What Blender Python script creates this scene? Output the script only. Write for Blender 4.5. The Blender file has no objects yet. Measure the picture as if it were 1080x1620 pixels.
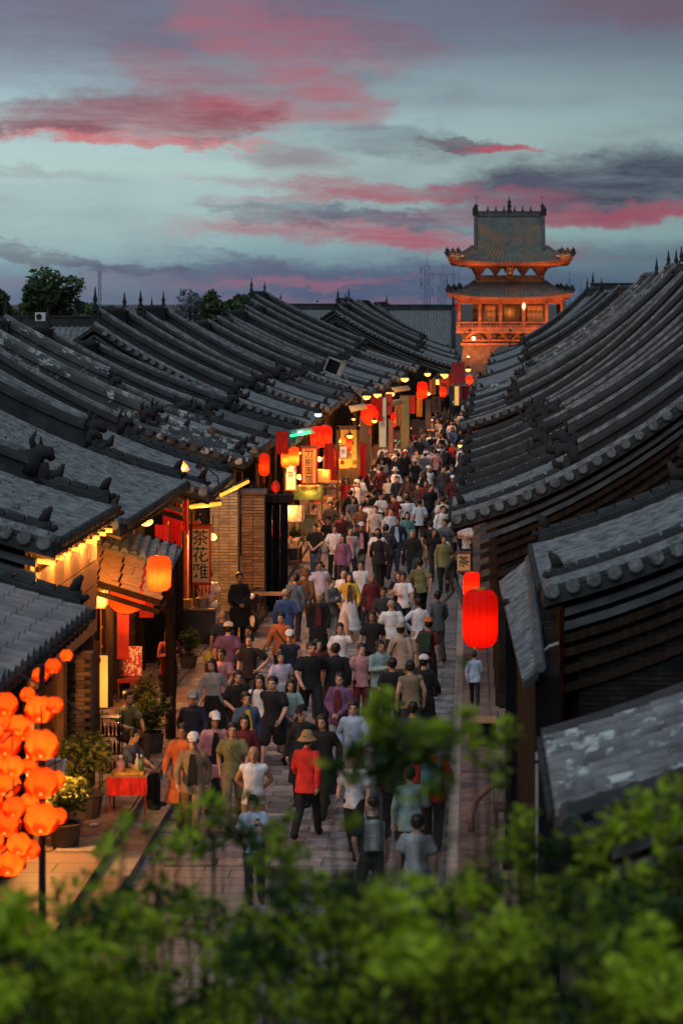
import bpy, bmesh, math, random
import numpy as np
from mathutils import Vector, Matrix, Euler
R = math.radians
random.seed(7); np.random.seed(7)
SC = bpy.context.scene
COL = SC.collection
F = 3500.0                       # focal length in photo pixels; street axis is +y
HC = 8.6                         # camera height (on the old city wall)

# ------------------------------------------------------------------ camera
cd = bpy.data.cameras.new('camera'); cam = bpy.data.objects.new('camera', cd); COL.objects.link(cam)
cam.location = (0, 0, HC); cam.rotation_euler = (R(90), 0, 0)
cd.sensor_fit = 'VERTICAL'; cd.sensor_height = 36; cd.sensor_width = 24
cd.lens = F / 1620 * 36
cd.shift_x = -205 / 1620; cd.shift_y = -340 / 1620
cd.clip_start = 0.5; cd.clip_end = 3000
cd.dof.use_dof = True; cd.dof.focus_distance = 58; cd.dof.aperture_fstop = 1.75
SC.camera = cam
SC.view_settings.view_transform = 'Standard'; SC.view_settings.look = 'None'
SC.view_settings.exposure = 0; SC.view_settings.gamma = 1
SC.render.engine = 'CYCLES'
try:
    SC.cycles.use_denoising = True
    SC.cycles.max_bounces = 6; SC.cycles.diffuse_bounces = 3; SC.cycles.sample_clamp_indirect = 4
except Exception: pass

def lin(c):
    return tuple((v/255/12.92 if v/255 <= .04045 else ((v/255+.055)/1.055)**2.4) for v in c)

# ------------------------------------------------------------------ world
def make_world():
    w = bpy.data.worlds.new('World'); SC.world = w; w.use_nodes = True
    nt = w.node_tree; nt.nodes.clear(); L = nt.links
    def N(t, **k):
        n = nt.nodes.new(t)
        for a, b in k.items(): setattr(n, a, b)
        return n
    def M(op, a, b=None, c=None):
        n = N('ShaderNodeMath', operation=op)
        for i, v in enumerate((a, b, c)):
            if v is None: continue
            if isinstance(v, (int, float)): n.inputs[i].default_value = v
            else: L.new(v, n.inputs[i])
        return n.outputs[0]
    tc = N('ShaderNodeTexCoord'); sx = N('ShaderNodeSeparateXYZ'); L.new(tc.outputs['Generated'], sx.inputs[0])
    az = M('ARCTAN2', sx.outputs[0], sx.outputs[1]); el = M('ARCSINE', sx.outputs[2])
    U = M('MULTIPLY', az, 3500.0); V = M('MULTIPLY', el, 3500.0)
    def noise(su, sv, det, off, rough=.55):
        cx = N('ShaderNodeCombineXYZ'); L.new(M('MULTIPLY', U, su), cx.inputs[0]); L.new(M('MULTIPLY', V, sv), cx.inputs[1]); cx.inputs[2].default_value = off
        n = N('ShaderNodeTexNoise'); n.inputs['Scale'].default_value = 1; n.inputs['Detail'].default_value = det; n.inputs['Roughness'].default_value = rough
        L.new(cx.outputs[0], n.inputs[0]); return n.outputs['Fac']
    n1 = noise(.006, .015, 9, 0., .66); n2 = noise(.0055, .012, 9, 7.3, .64); n3 = noise(.0045, .034, 8, 3.1, .66); n4 = noise(.022, .06, 7, 1.7, .7)
    U2 = M('ADD', U, M('MULTIPLY', M('SUBTRACT', n1, .5), 300)); V2 = M('ADD', V, M('MULTIPLY', M('SUBTRACT', n2, .5), 80))
    V2 = M('ADD', V2, M('MULTIPLY', M('SUBTRACT', n4, .5), 48))
    streak = N('ShaderNodeMapRange'); streak.inputs[1].default_value = .36; streak.inputs[2].default_value = .6; L.new(n3, streak.inputs[0]); streak = streak.outputs[0]
    # elevation gradient
    rp = N('ShaderNodeValToRGB'); mr = N('ShaderNodeMapRange'); L.new(V, mr.inputs[0]); mr.inputs[1].default_value = 0; mr.inputs[2].default_value = 2400
    L.new(mr.outputs[0], rp.inputs[0])
    stops = [(0, (84,104,126)), (40, (102,136,150)), (100, (136,170,174)), (200, (160,188,188)), (290, (148,176,182)), (390, (116,134,150)), (480, (100,112,134)), (1100, (98,108,126)), (2400, (104,114,132))]
    e = rp.color_ramp.elements
    while len(e) < len(stops): e.new(.5)
    for q, (v, c) in zip(e, stops): q.position = v/2400; q.color = (*lin(c), 1)
    col = rp.outputs[0]
    # brighter toward the set sun (left), darker to the right
    da = M('ABSOLUTE', M('ADD', az, .28)); m2 = N('ShaderNodeMapRange', interpolation_type='SMOOTHSTEP'); L.new(da, m2.inputs[0])
    m2.inputs[1].default_value = 0; m2.inputs[2].default_value = .6; m2.inputs[3].default_value = 1.24; m2.inputs[4].default_value = .62
    sc = N('ShaderNodeVectorMath', operation='SCALE'); L.new(col, sc.inputs[0]); L.new(m2.outputs[0], sc.inputs['Scale']); col = sc.outputs[0]
    def mix(col, fac, c):
        m = N('ShaderNodeMix', data_type='RGBA'); L.new(fac, m.inputs[0]); L.new(col, m.inputs[6]); m.inputs[7].default_value = (*lin(c), 1); return m.outputs[2]
    # general thin cloud over the whole dome
    g = N('ShaderNodeMapRange', interpolation_type='SMOOTHSTEP'); L.new(noise(.0016, .006, 6, 11.2), g.inputs[0]); g.inputs[1].default_value = .5; g.inputs[2].default_value = .72; g.inputs[4].default_value = .5
    col = mix(col, g.outputs[0], (96, 96, 116))
    def blob(col, px, py, rx, ry, ang, c, k, st=.6):
        u = M('SUBTRACT', U2, float(px-745)); v = M('SUBTRACT', V2, float(470-py))
        ca, sa = math.cos(R(ang)), math.sin(R(ang))
        a = M('DIVIDE', M('ADD', M('MULTIPLY', u, ca), M('MULTIPLY', v, -sa)), float(rx))
        b = M('DIVIDE', M('ADD', M('MULTIPLY', u, sa), M('MULTIPLY', v, ca)), float(ry))
        d = M('ADD', M('MULTIPLY', a, a), M('MULTIPLY', b, b))
        f = N('ShaderNodeMapRange', interpolation_type='SMOOTHSTEP'); L.new(d, f.inputs[0]); f.inputs[1].default_value = 2.8; f.inputs[2].default_value = 0.0; f.inputs[4].default_value = k
        s = M('MULTIPLY_ADD', streak, st, 1-st)
        return mix(col, M('MULTIPLY', f.outputs[0], s), c)
    for b in [(560, 14, 620, 60, 0, (98, 100, 124), .6, .45), (200, 60, 300, 80, 10, (110, 104, 126), .6, .6),
              (440, 96, 140, 40, 32, (172, 96, 114), .85, .75), (500, 60, 110, 20, 24, (176, 104, 122), .6, .8), (540, 50, 130, 34, 14, (130, 88, 112), .6, .7), (330, 142, 120, 32, 22, (158, 88, 106), .65, .65), (1040, 12, 150, 30, 0, (112, 66, 86), .5, .4),
              (235, 190, 200, 26, -2, (176, 82, 98), .9, .5), (150, 176, 130, 22, -4, (112, 82, 104), .7, .4), (50, 202, 110, 9, 2, (120, 76, 92), .75, .4), (330, 200, 90, 20, -6, (116, 72, 92), .7, .6), (250, 222, 150, 7, 2, (206, 104, 112), .8, .5),
              (30, 270, 110, 9, 6, (128, 120, 134), .5, .6), (480, 262, 70, 26, 10, (128, 92, 112), .5, .7),
              (630, 225, 110, 22, 6, (92, 108, 124), .6, .7), (745, 233, 60, 9, 0, (84, 66, 88), .9, .3), (795, 236, 46, 6, -2, (176, 74, 98), .9, .3),
              (960, 292, 210, 40, -4, (46, 58, 86), 1.0, .3), (820, 300, 120, 14, -3, (70, 76, 104), .7, .5), (980, 336, 200, 12, -4, (150, 72, 98), .9, .4),
              (620, 300, 230, 13, 3, (158, 86, 108), .8, .6), (520, 318, 150, 9, -2, (160, 84, 106), .6, .5), (590, 352, 170, 13, 4, (78, 80, 108), .85, .45), (600, 382, 250, 15, 4, (164, 84, 106), .9, .5), (430, 352, 80, 8, 14, (88, 84, 110), .7, .5), (720, 340, 120, 12, -6, (128, 84, 112), .6, .5),
              (80, 408, 190, 9, 6, (78, 92, 112), .9, .4), (590, 448, 320, 26, 2, (70, 86, 118), .9, .35), (420, 418, 120, 7, 10, (84, 94, 118), .7, .5), (230, 446, 260, 12, 0, (126, 108, 130), .4, .5),
              (470, 448, 150, 6, -3, (160, 100, 120), .5, .4), (520, 474, 220, 6, 0, (140, 98, 122), .4, .4), (1000, 425, 200, 36, 0, (70, 94, 114), .6, .4), (100, 330, 260, 60, 0, (160, 186, 188), .5, .3)]:
        col = blob(col, *b)
    bg = N('ShaderNodeBackground'); L.new(col, bg.inputs[0]); bg.inputs[1].default_value = 1.0
    sky = N('ShaderNodeTexSky'); sky.sky_type = 'NISHITA'; sky.sun_disc = False; sky.sun_elevation = R(1.0); sky.sun_rotation = R(-42)
    bg2 = N('ShaderNodeBackground'); L.new(sky.outputs[0], bg2.inputs[0]); bg2.inputs[1].default_value = 0.01
    ad = N('ShaderNodeAddShader'); L.new(bg.outputs[0], ad.inputs[0]); L.new(bg2.outputs[0], ad.inputs[1])
    out = N('ShaderNodeOutputWorld'); L.new(ad.outputs[0], out.inputs[0])
make_world()
sl = bpy.data.lights.new('soft_dusk_sun', 'SUN'); sl.energy = 1.15; sl.angle = R(50); sl.color = (.86, .94, 1)
so = bpy.data.objects.new('soft_dusk_sun', sl); COL.objects.link(so); so.rotation_euler = (R(38), 0, R(-20))

# ------------------------------------------------------------------ helpers
def PX(px, py, d):
    return Vector(((px-745)*d/F, d, HC-(py-470)*d/F))

MATS = {}
def mat(name, col, rough=.85, var=.25, scale=3.0, bump=.25, bscale=None, metal=0, col2=None, c2lo=.5, c2hi=.65, s2=2.0, stretch=(1, 1, 1), coord='Object', trans=0, emis=None, estr=0):
    if name in MATS: return MATS[name]
    m = bpy.data.materials.new(name); m.use_nodes = True; nt = m.node_tree; L = nt.links
    b = nt.nodes['Principled BSDF']; b.inputs['Roughness'].default_value = rough; b.inputs['Metallic'].default_value = metal
    tc = nt.nodes.new('ShaderNodeTexCoord'); mp = nt.nodes.new('ShaderNodeMapping'); L.new(tc.outputs[coord], mp.inputs[0]); mp.inputs['Scale'].default_value = stretch
    geo = nt.nodes.new('ShaderNodeObjectInfo')
    ad = nt.nodes.new('ShaderNodeVectorMath'); ad.operation = 'ADD'; L.new(mp.outputs[0], ad.inputs[0])
    vm = nt.nodes.new('ShaderNodeVectorMath'); vm.operation = 'SCALE'; vm.inputs[0].default_value = (13, 7, 3); L.new(geo.outputs['Random'], vm.inputs['Scale']); L.new(vm.outputs[0], ad.inputs[1])
    n = nt.nodes.new('ShaderNodeTexNoise'); n.inputs['Scale'].default_value = scale; n.inputs['Detail'].default_value = 5; L.new(ad.outputs[0], n.inputs[0])
    r = nt.nodes.new('ShaderNodeValToRGB'); L.new(n.outputs['Fac'], r.inputs[0])
    r.color_ramp.elements[0].position = .3; r.color_ramp.elements[1].position = .7
    r.color_ramp.elements[0].color = (*[v*(1-var) for v in col], 1); r.color_ramp.elements[1].color = (*[min(1, v*(1+var)) for v in col], 1)
    out = r.outputs[0]
    if col2:
        n2 = nt.nodes.new('ShaderNodeTexNoise'); n2.inputs['Scale'].default_value = s2; n2.inputs['Detail'].default_value = 6; n2.inputs['Roughness'].default_value = .65; L.new(ad.outputs[0], n2.inputs[0])
        mr = nt.nodes.new('ShaderNodeMapRange'); L.new(n2.outputs['Fac'], mr.inputs[0]); mr.inputs[1].default_value = c2lo; mr.inputs[2].default_value = c2hi
        mx = nt.nodes.new('ShaderNodeMix'); mx.data_type = 'RGBA'; L.new(mr.outputs[0], mx.inputs[0]); L.new(out, mx.inputs[6]); mx.inputs[7].default_value = (*col2, 1); out = mx.outputs[2]
    L.new(out, b.inputs['Base Color'])
    if bump:
        bn = nt.nodes.new('ShaderNodeTexNoise'); bn.inputs['Scale'].default_value = bscale or scale*6; bn.inputs['Detail'].default_value = 3; L.new(ad.outputs[0], bn.inputs[0])
        bp = nt.nodes.new('ShaderNodeBump'); bp.inputs['Strength'].default_value = bump; bp.inputs['Distance'].default_value = .02; L.new(bn.outputs['Fac'], bp.inputs['Height']); L.new(bp.outputs[0], b.inputs['Normal'])
    if trans:
        tr = nt.nodes.new('ShaderNodeBsdfTranslucent'); L.new(out, tr.inputs[0]); ms = nt.nodes.new('ShaderNodeMixShader'); ms.inputs[0].default_value = trans
        L.new(b.outputs[0], ms.inputs[1]); L.new(tr.outputs[0], ms.inputs[2]); L.new(ms.outputs[0], nt.nodes['Material Output'].inputs[0])
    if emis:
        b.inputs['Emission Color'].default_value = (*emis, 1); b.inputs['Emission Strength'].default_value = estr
    MATS[name] = m; return m

def brickmat(name, c1, c2, mortar, bw=.26, bh=.07):
    if name in MATS: return MATS[name]
    m = bpy.data.materials.new(name); m.use_nodes = True; nt = m.node_tree; L = nt.links; b = nt.nodes['Principled BSDF']; b.inputs['Roughness'].default_value = .9
    tc = nt.nodes.new('ShaderNodeTexCoord'); s = nt.nodes.new('ShaderNodeSeparateXYZ'); L.new(tc.outputs['Object'], s.inputs[0])
    a = nt.nodes.new('ShaderNodeMath'); a.operation = 'ADD'; L.new(s.outputs[0], a.inputs[0]); L.new(s.outputs[1], a.inputs[1])
    c = nt.nodes.new('ShaderNodeCombineXYZ'); L.new(a.outputs[0], c.inputs[0]); L.new(s.outputs[2], c.inputs[1])
    br = nt.nodes.new('ShaderNodeTexBrick'); L.new(c.outputs[0], br.inputs[0]); br.inputs['Scale'].default_value = 1; br.inputs['Brick Width'].default_value = bw; br.inputs['Row Height'].default_value = bh
    br.inputs['Mortar Size'].default_value = .008; br.inputs['Color1'].default_value = (*c1, 1); br.inputs['Color2'].default_value = (*c2, 1); br.inputs['Mortar'].default_value = (*mortar, 1)
    n = nt.nodes.new('ShaderNodeTexNoise'); n.inputs['Scale'].default_value = 2.2; n.inputs['Detail'].default_value = 6; L.new(tc.outputs['Object'], n.inputs[0])
    mr = nt.nodes.new('ShaderNodeMapRange'); L.new(n.outputs['Fac'], mr.inputs[0]); mr.inputs[1].default_value = .3; mr.inputs[2].default_value = .7; mr.inputs[3].default_value = .6; mr.inputs[4].default_value = 1.3
    v = nt.nodes.new('ShaderNodeVectorMath'); v.operation = 'SCALE'; L.new(br.outputs[0], v.inputs[0]); L.new(mr.outputs[0], v.inputs['Scale']); L.new(v.outputs[0], b.inputs['Base Color'])
    bp = nt.nodes.new('ShaderNodeBump'); bp.inputs['Strength'].default_value = .7; bp.inputs['Distance'].default_value = .02; bp.invert = True; L.new(br.outputs['Fac'], bp.inputs['Height']); L.new(bp.outputs[0], b.inputs['Normal'])
    MATS[name] = m; return m

def glow(name, col, strength):
    if name in MATS: return MATS[name]
    m = bpy.data.materials.new(name); m.use_nodes = True; b = m.node_tree.nodes['Principled BSDF']
    b.inputs['Base Color'].default_value = (*col, 1); b.inputs['Emission Color'].default_value = (*col, 1); b.inputs['Emission Strength'].default_value = strength
    MATS[name] = m; return m

def paper(name, col, k=.8, e=0.0):
    """thin lantern skin: mostly translucent, so the bulb inside lights it"""
    if name in MATS: return MATS[name]
    m = bpy.data.materials.new(name); m.use_nodes = True; nt = m.node_tree; L = nt.links; b = nt.nodes['Principled BSDF']
    b.inputs['Base Color'].default_value = (*col, 1); b.inputs['Roughness'].default_value = .6
    b.inputs['Emission Color'].default_value = (*col, 1); b.inputs['Emission Strength'].default_value = e
    tr = nt.nodes.new('ShaderNodeBsdfTranslucent'); tr.inputs[0].default_value = (*col, 1); ms = nt.nodes.new('ShaderNodeMixShader'); ms.inputs[0].default_value = k
    L.new(b.outputs[0], ms.inputs[1]); L.new(tr.outputs[0], ms.inputs[2]); L.new(ms.outputs[0], nt.nodes['Material Output'].inputs[0])
    MATS[name] = m; return m

class MB:
    def __init__(s): s.v = []; s.f = []
    def add(s, vs, fs):
        o = len(s.v); s.v += [tuple(v) for v in vs]; s.f += [tuple(i+o for i in f) for f in fs]; return s
    def box(s, c, d, rz=0, rx=0, ry=0, taper=1.0):
        M = Euler((rx, ry, rz)).to_matrix(); vs = []
        for k in (-.5, .5):
            t = taper if k > 0 else 1
            for i, j in ((-.5, -.5), (.5, -.5), (.5, .5), (-.5, .5)):
                vs.append(M @ Vector((i*d[0]*t, j*d[1]*t, k*d[2])) + Vector(c))
        return s.add(vs, [(3, 2, 1, 0), (4, 5, 6, 7), (0, 1, 5, 4), (1, 2, 6, 5), (2, 3, 7, 6), (3, 0, 4, 7)])
    def tube(s, pts, rad, n=8, caps=True, ell=None, cap_round=False):
        pts = [Vector(p) for p in pts]
        if isinstance(rad, (int, float)): rad = [rad]*len(pts)
        rad = list(rad)
        if cap_round:
            a = (pts[0]-pts[1]).normalized(); b = (pts[-1]-pts[-2]).normalized(); r0, r1 = rad[0], rad[-1]
            pre = [(pts[0]+a*r0*k, r0*math.sqrt(max(0, 1-k*k))) for k in (.97, .7, .35)]; post = [(pts[-1]+b*r1*k, r1*math.sqrt(max(0, 1-k*k))) for k in (.35, .7, .97)]
            pts = [p for p, _ in pre]+pts+[p for p, _ in post]; rad = [r for _, r in pre]+rad+[r for _, r in post]
        vs = []; up = None
        for i, p in enumerate(pts):
            t = (pts[min(i+1, len(pts)-1)]-pts[max(i-1, 0)])
            t = t.normalized() if t.length > 1e-9 else Vector((0, 0, 1))
            if up is None: up = Vector((1, 0, 0)) if abs(t.x) < .9 else Vector((0, 1, 0))
            a = (up - t*up.dot(t)); a = a.normalized() if a.length > 1e-6 else t.orthogonal().normalized(); up = a
            b = t.cross(a)
            ex, ey = (ell if ell else (1, 1))
            for k in range(n):
                q = 2*math.pi*k/n; vs.append(p + a*math.cos(q)*rad[i]*ex + b*math.sin(q)*rad[i]*ey)
        fs = []
        for i in range(len(pts)-1):
            for k in range(n):
                k2 = (k+1) % n; fs.append((i*n+k, i*n+k2, (i+1)*n+k2, (i+1)*n+k))
        if caps: fs.append(tuple(range(n-1, -1, -1))); fs.append(tuple((len(pts)-1)*n+k for k in range(n)))
        return s.add(vs, fs)
    def ball(s, c, r, n=10, m=6, rz=0):
        if isinstance(r, (int, float)): r = (r, r, r)
        vs = []; fs = []; ca, sa = math.cos(rz), math.sin(rz)
        for i in range(m+1):
            th = math.pi*i/m
            for k in range(n):
                ph = 2*math.pi*k/n; x, y, z = r[0]*math.sin(th)*math.cos(ph), r[1]*math.sin(th)*math.sin(ph), r[2]*math.cos(th)
                vs.append((c[0]+x*ca-y*sa, c[1]+x*sa+y*ca, c[2]+z))
        for i in range(m):
            for k in range(n): fs.append((i*n+k, (i+1)*n+k, (i+1)*n+(k+1) % n, i*n+(k+1) % n))
        return s.add(vs, fs)
    def lathe(s, prof, c=(0, 0, 0), n=12, mod=None):
        vs = []; fs = []
        for r, z in prof:
            for k in range(n):
                q = 2*math.pi*k/n; rr = r*(mod(q) if mod else 1); vs.append((c[0]+rr*math.cos(q), c[1]+rr*math.sin(q), c[2]+z))
        for i in range(len(prof)-1):
            for k in range(n): fs.append((i*n+k, i*n+(k+1) % n, (i+1)*n+(k+1) % n, (i+1)*n+k))
        return s.add(vs, fs)
    def poly(s, outline, y0, y1):
        """outline [(x,z)] extruded in y"""
        n = len(outline); vs = [(x, y0, z) for x, z in outline]+[(x, y1, z) for x, z in outline]
        return s.add(vs, [tuple(range(n)), tuple(range(2*n-1, n-1, -1))]+[(i, i+n, (i+1) % n+n, (i+1) % n) for i in range(n)])
    def mesh(s, name, smooth=False, fix=True):
        me = bpy.data.meshes.new(name); me.from_pydata(s.v, [], s.f)
        if fix:
            bm = bmesh.new(); bm.from_mesh(me); bmesh.ops.recalc_face_normals(bm, faces=bm.faces); bm.to_mesh(me); bm.free()
        if smooth: me.shade_smooth()
        return me
    def build(s, name, m, parent=None, smooth=False, loc=(0, 0, 0), rz=0, stuff=False, label=None, fix=True):
        return inst(s.mesh(name, smooth, fix), name, m, parent, loc, rz, stuff, label)

def inst(me, name, m, parent=None, loc=(0, 0, 0), rz=0, stuff=False, label=None, rot=None, scale=None):
    o = bpy.data.objects.new(name, me); COL.objects.link(o)
    if m is not None:
        if len(me.materials) == 0: me.materials.append(m)
        if me.materials[0] is not m:
            o.material_slots[0].link = 'OBJECT'; o.material_slots[0].material = m
    if parent: o.parent = parent
    o.location = loc; o.rotation_euler = rot if rot else (0, 0, rz)
    if scale: o.scale = scale
    if stuff: o['kind'] = 'stuff'
    if label: o['label'] = label
    return o
USED = set()
def tag(o, label, cat, group=None, kind=None):
    o['label'] = label; o['category'] = cat
    if group: o['group'] = group
    if kind: o['kind'] = kind
    return o
def thing(name, label, cat, loc=(0, 0, 0), rz=0, group=None):
    o = bpy.data.objects.new(name, None); COL.objects.link(o); o.location = loc; o.rotation_euler = (0, 0, rz); o.empty_display_size = .2
    return tag(o, label, cat, group)
def struct(o): o['kind'] = 'structure'; return o
def lamp(parent, loc, e, col=(1, .42, .1), r=.06, name='bulb_light'):
    l = bpy.data.lights.new(name, 'POINT'); l.energy = e; l.color = col; l.shadow_soft_size = r
    o = bpy.data.objects.new(name, l); COL.objects.link(o); o.location = loc
    if parent: o.parent = parent
    return o
def text_mesh(s, size, vertical=False):
    cu = bpy.data.curves.new('lettering', 'FONT'); cu.body = '\n'.join(s) if vertical else s; cu.size = size; cu.extrude = .003; cu.align_x = 'CENTER'; cu.align_y = 'CENTER'; cu.offset = size*.004
    if vertical: cu.space_line = 1.0
    o = bpy.data.objects.new('lettering', cu); COL.objects.link(o); dg = bpy.context.evaluated_depsgraph_get()
    me = bpy.data.meshes.new_from_object(o.evaluated_get(dg)); bpy.data.objects.remove(o); me.materials.clear(); return me

# base materials
TILE = mat('grey_clay_tile', (.15, .168, .176), .85, .6, 4.5, .6, 14, col2=(.42, .44, .43), c2lo=.53, c2hi=.8, s2=11, stretch=(1, 2.2, 1))
PAN = mat('shaded_pan_tile', (.035, .038, .038), .9, .3, 3, .4, 12)  # pan darkened between the tile rows to paint in the shade there
TILE_D = mat('dark_clay_tile', (.085, .093, .1), .85, .4, 2.5, .4, 12, col2=(.24, .26, .27), c2lo=.6, c2hi=.75, s2=2.2)
TILE_L = mat('lichened_tile', (.17, .18, .185), .85, .55, 3, .5, 12, col2=(.5, .56, .55), c2lo=.56, c2hi=.62, s2=2.6)
RIDGE = mat('ridge_brick', (.03, .033, .036), .9, .4, 2, .4, 10, col2=(.09, .1, .105), c2lo=.6, c2hi=.8, s2=4)
RIDGE_L = mat('lichened_ridge', (.06, .066, .072), .9, .4, 2, .4, 10, col2=(.42, .46, .44), c2lo=.55, c2hi=.62, s2=3)
BEAST = mat('fired_clay_ornament', (.018, .02, .022), .85, .4, 5, .4)
BRICK = brickmat('grey_brick', (.032, .029, .027), (.018, .017, .017), (.012, .012, .012))
BRICK_Y = brickmat('pale_brick', (.36, .31, .2), (.28, .25, .17), (.12, .1, .07), .26, .075)
BRICK_O = brickmat('brown_brick', (.2, .13, .07), (.15, .1, .055), (.06, .04, .03), .26, .075)
WOOD = mat('dark_timber', (.035, .022, .016), .7, .4, 2, .3, 20, stretch=(6, 6, 1))
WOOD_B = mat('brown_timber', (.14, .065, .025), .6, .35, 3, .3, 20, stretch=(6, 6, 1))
WOOD_L = mat('pale_plank', (.42, .24, .11), .6, .3, 3, .35, 14, stretch=(1, 8, 8))
REDP = mat('red_paint', (.3, .025, .015), .5, .3, 3, .2)
STONE = mat('paving_stone', (.17, .16, .165), .75, .3, 2.2, .4, 12, col2=(.1, .095, .1), c2lo=.5, c2hi=.7, s2=1.2)
IRON = mat('dark_iron', (.03, .03, .032), .5, .2, 5, .1, metal=.6)
WHITE = mat('white_paint', (.7, .72, .74), .5, .08, 4, .05)
RED_CLOTH = mat('red_cloth', (.42, .02, .02), .8, .2, 5, .2, trans=.3)
# ------------------------------------------------------------------ ground, street
def interp(tab):
    def f(d):
        if d <= tab[0][0]: return tab[0][1]
        for (a, b), (c, e) in zip(tab, tab[1:]):
            if d <= c: return b+(e-b)*(d-a)/(c-a)
        return tab[-1][1]
    return f
xl = interp([(0, -5.0), (95, -5.0), (115, -4.2), (150, -1.6), (200, .2), (262, 1.2)])
xr = interp([(0, -.25), (100, -.2), (150, 2.4), (200, 4.6), (262, 7)])

def strip(fa, fb, z, d0, d1, n, name, m, thick=.0):
    b = MB(); ds = [d0+(d1-d0)*i/n for i in range(n+1)]; vs = []
    for d in ds: vs += [(fa(d), d, z), (fb(d), d, z)]
    if thick:
        k = len(vs)
        for d in ds: vs += [(fa(d), d, z-thick), (fb(d), d, z-thick)]
    fs = [(2*i, 2*i+1, 2*i+3, 2*i+2) for i in range(n)]
    if thick:
        fs += [(k+2*i, k+2*i+2, k+2*i+3, k+2*i+1) for i in range(n)]
        fs += [(2*i, 2*i+2, k+2*i+2, k+2*i) for i in range(n)]+[(2*i+1, k+2*i+1, k+2*i+3, 2*i+3) for i in range(n)]
        fs += [(0, k, k+1, 1), (2*n, 2*n+1, k+2*n+1, k+2*n)]
    b.add(vs, fs); o = b.build(name, m); struct(o); return o
GND = mat('packed_earth', (.09, .08, .07), .95, .3, .4, .3, 4)
b = MB(); b.add([(-1500, -50, -.02), (1500, -50, -.02), (1500, 2500, -.02), (-1500, 2500, -.02)], [(0, 1, 2, 3)]); struct(b.build('ground', GND))
def stonegrid(name, c1, c2, mort, w, h):
    m = bpy.data.materials.new(name); m.use_nodes = True; nt = m.node_tree; L = nt.links; b = nt.nodes['Principled BSDF']; b.inputs['Roughness'].default_value = .6
    tc = nt.nodes.new('ShaderNodeTexCoord'); br = nt.nodes.new('ShaderNodeTexBrick'); L.new(tc.outputs['Object'], br.inputs[0]); br.inputs['Scale'].default_value = 1
    br.inputs['Brick Width'].default_value = w; br.inputs['Row Height'].default_value = h; br.inputs['Mortar Size'].default_value = .015
    br.inputs['Color1'].default_value = (*c1, 1); br.inputs['Color2'].default_value = (*c2, 1); br.inputs['Mortar'].default_value = (*mort, 1); L.new(br.outputs[0], b.inputs['Base Color']); return m
ROADM = stonegrid('street_stone', (.24, .24, .255), (.18, .178, .19), (.06, .06, .06), .8, .42)
road = strip(lambda d: xl(d), lambda d: xr(d), 0, 8, 275, 60, 'road', ROADM)
# individual paving slabs on the near stretch
slabs = [MB().box((0, 0, .012), (.76+.02*i, .4, .03), taper=.985).mesh('paving_slab') for i in range(3)]
SLM = [mat('slab_%s' % n, c, .62, .4, 3, .6, 14, col2=(.07, .06, .06), c2lo=.5, c2hi=.72, s2=1.8) for n, c in (('grey', (.25, .25, .265)), ('dark', (.17, .168, .18)), ('warm', (.28, .25, .235)), ('pale', (.34, .33, .335)))]
k = 0; y = 33.6; row = 0
while k < 290:
    x = -4.62 if row % 2 else -4.25
    while x < -.6 and k < 290:
        inst(random.choice(slabs), 'paving_slab', random.choice(SLM), road, (x, y, random.uniform(-.004, .004)), rot=(random.uniform(-.006, .006), random.uniform(-.006, .006), 0)); x += .8; k += 1
    y += .42; row += 1
# left pavement, two long steps; right gutter and pavement
PAVM = stonegrid('pavement_stone', (.27, .19, .15), (.2, .14, .115), (.06, .045, .04), 1.1, .55)
strip(lambda d: xl(d)-6, lambda d: xl(d)-.45, .30, 8, 262, 50, 'left_pavement', PAVM, .34)
step = strip(lambda d: xl(d)-.449, lambda d: xl(d)-.02, .15, 8, 262, 50, 'pavement_step', PAVM, .19)
strip(lambda d: xr(d)-.14, lambda d: xr(d)+.02, .045, 8, 262, 50, 'gutter_curb', mat('curb_stone', (.4, .35, .3), .8, .25, 3, .3), .06)
rp = strip(lambda d: xr(d)+.021, lambda d: xr(d)+4, .05, 8, 262, 50, 'right_pavement', PAVM, .07)
sl2 = MB().box((0, 0, .018), (.56, .78, .03), taper=.98).mesh('paving_slab')
WARM = mat('slab_brown', (.22, .14, .11), .7, .4, 3, .6, 14, col2=(.07, .05, .045), c2lo=.5, c2hi=.72, s2=1.8)
for i in range(36): inst(sl2, 'paving_slab', WARM, rp, (.1, 31+i*.82, .05+random.uniform(0, .005)))
lp = bpy.data.objects['left_pavement']
sl3 = MB().box((0, 0, .012), (.72, .9, .03), taper=.985).mesh('paving_slab')
for i in range(26):
    for j in range(3): inst(sl3, 'paving_slab', WARM if (i+j) % 3 else SLM[2], lp, (-5.86-j*.76, 33.5+i*.94, .3+random.uniform(0, .005)), rz=random.uniform(-.004, .004))
sl4 = MB().box((0, 0, .076), (.47, 1.5, .155), taper=.985).mesh('step_stone')
for i in range(26): inst(sl4, 'step_stone', WARM if i % 2 else SLM[0], step, (-5.22, 33+i*1.53, .0))

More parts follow.
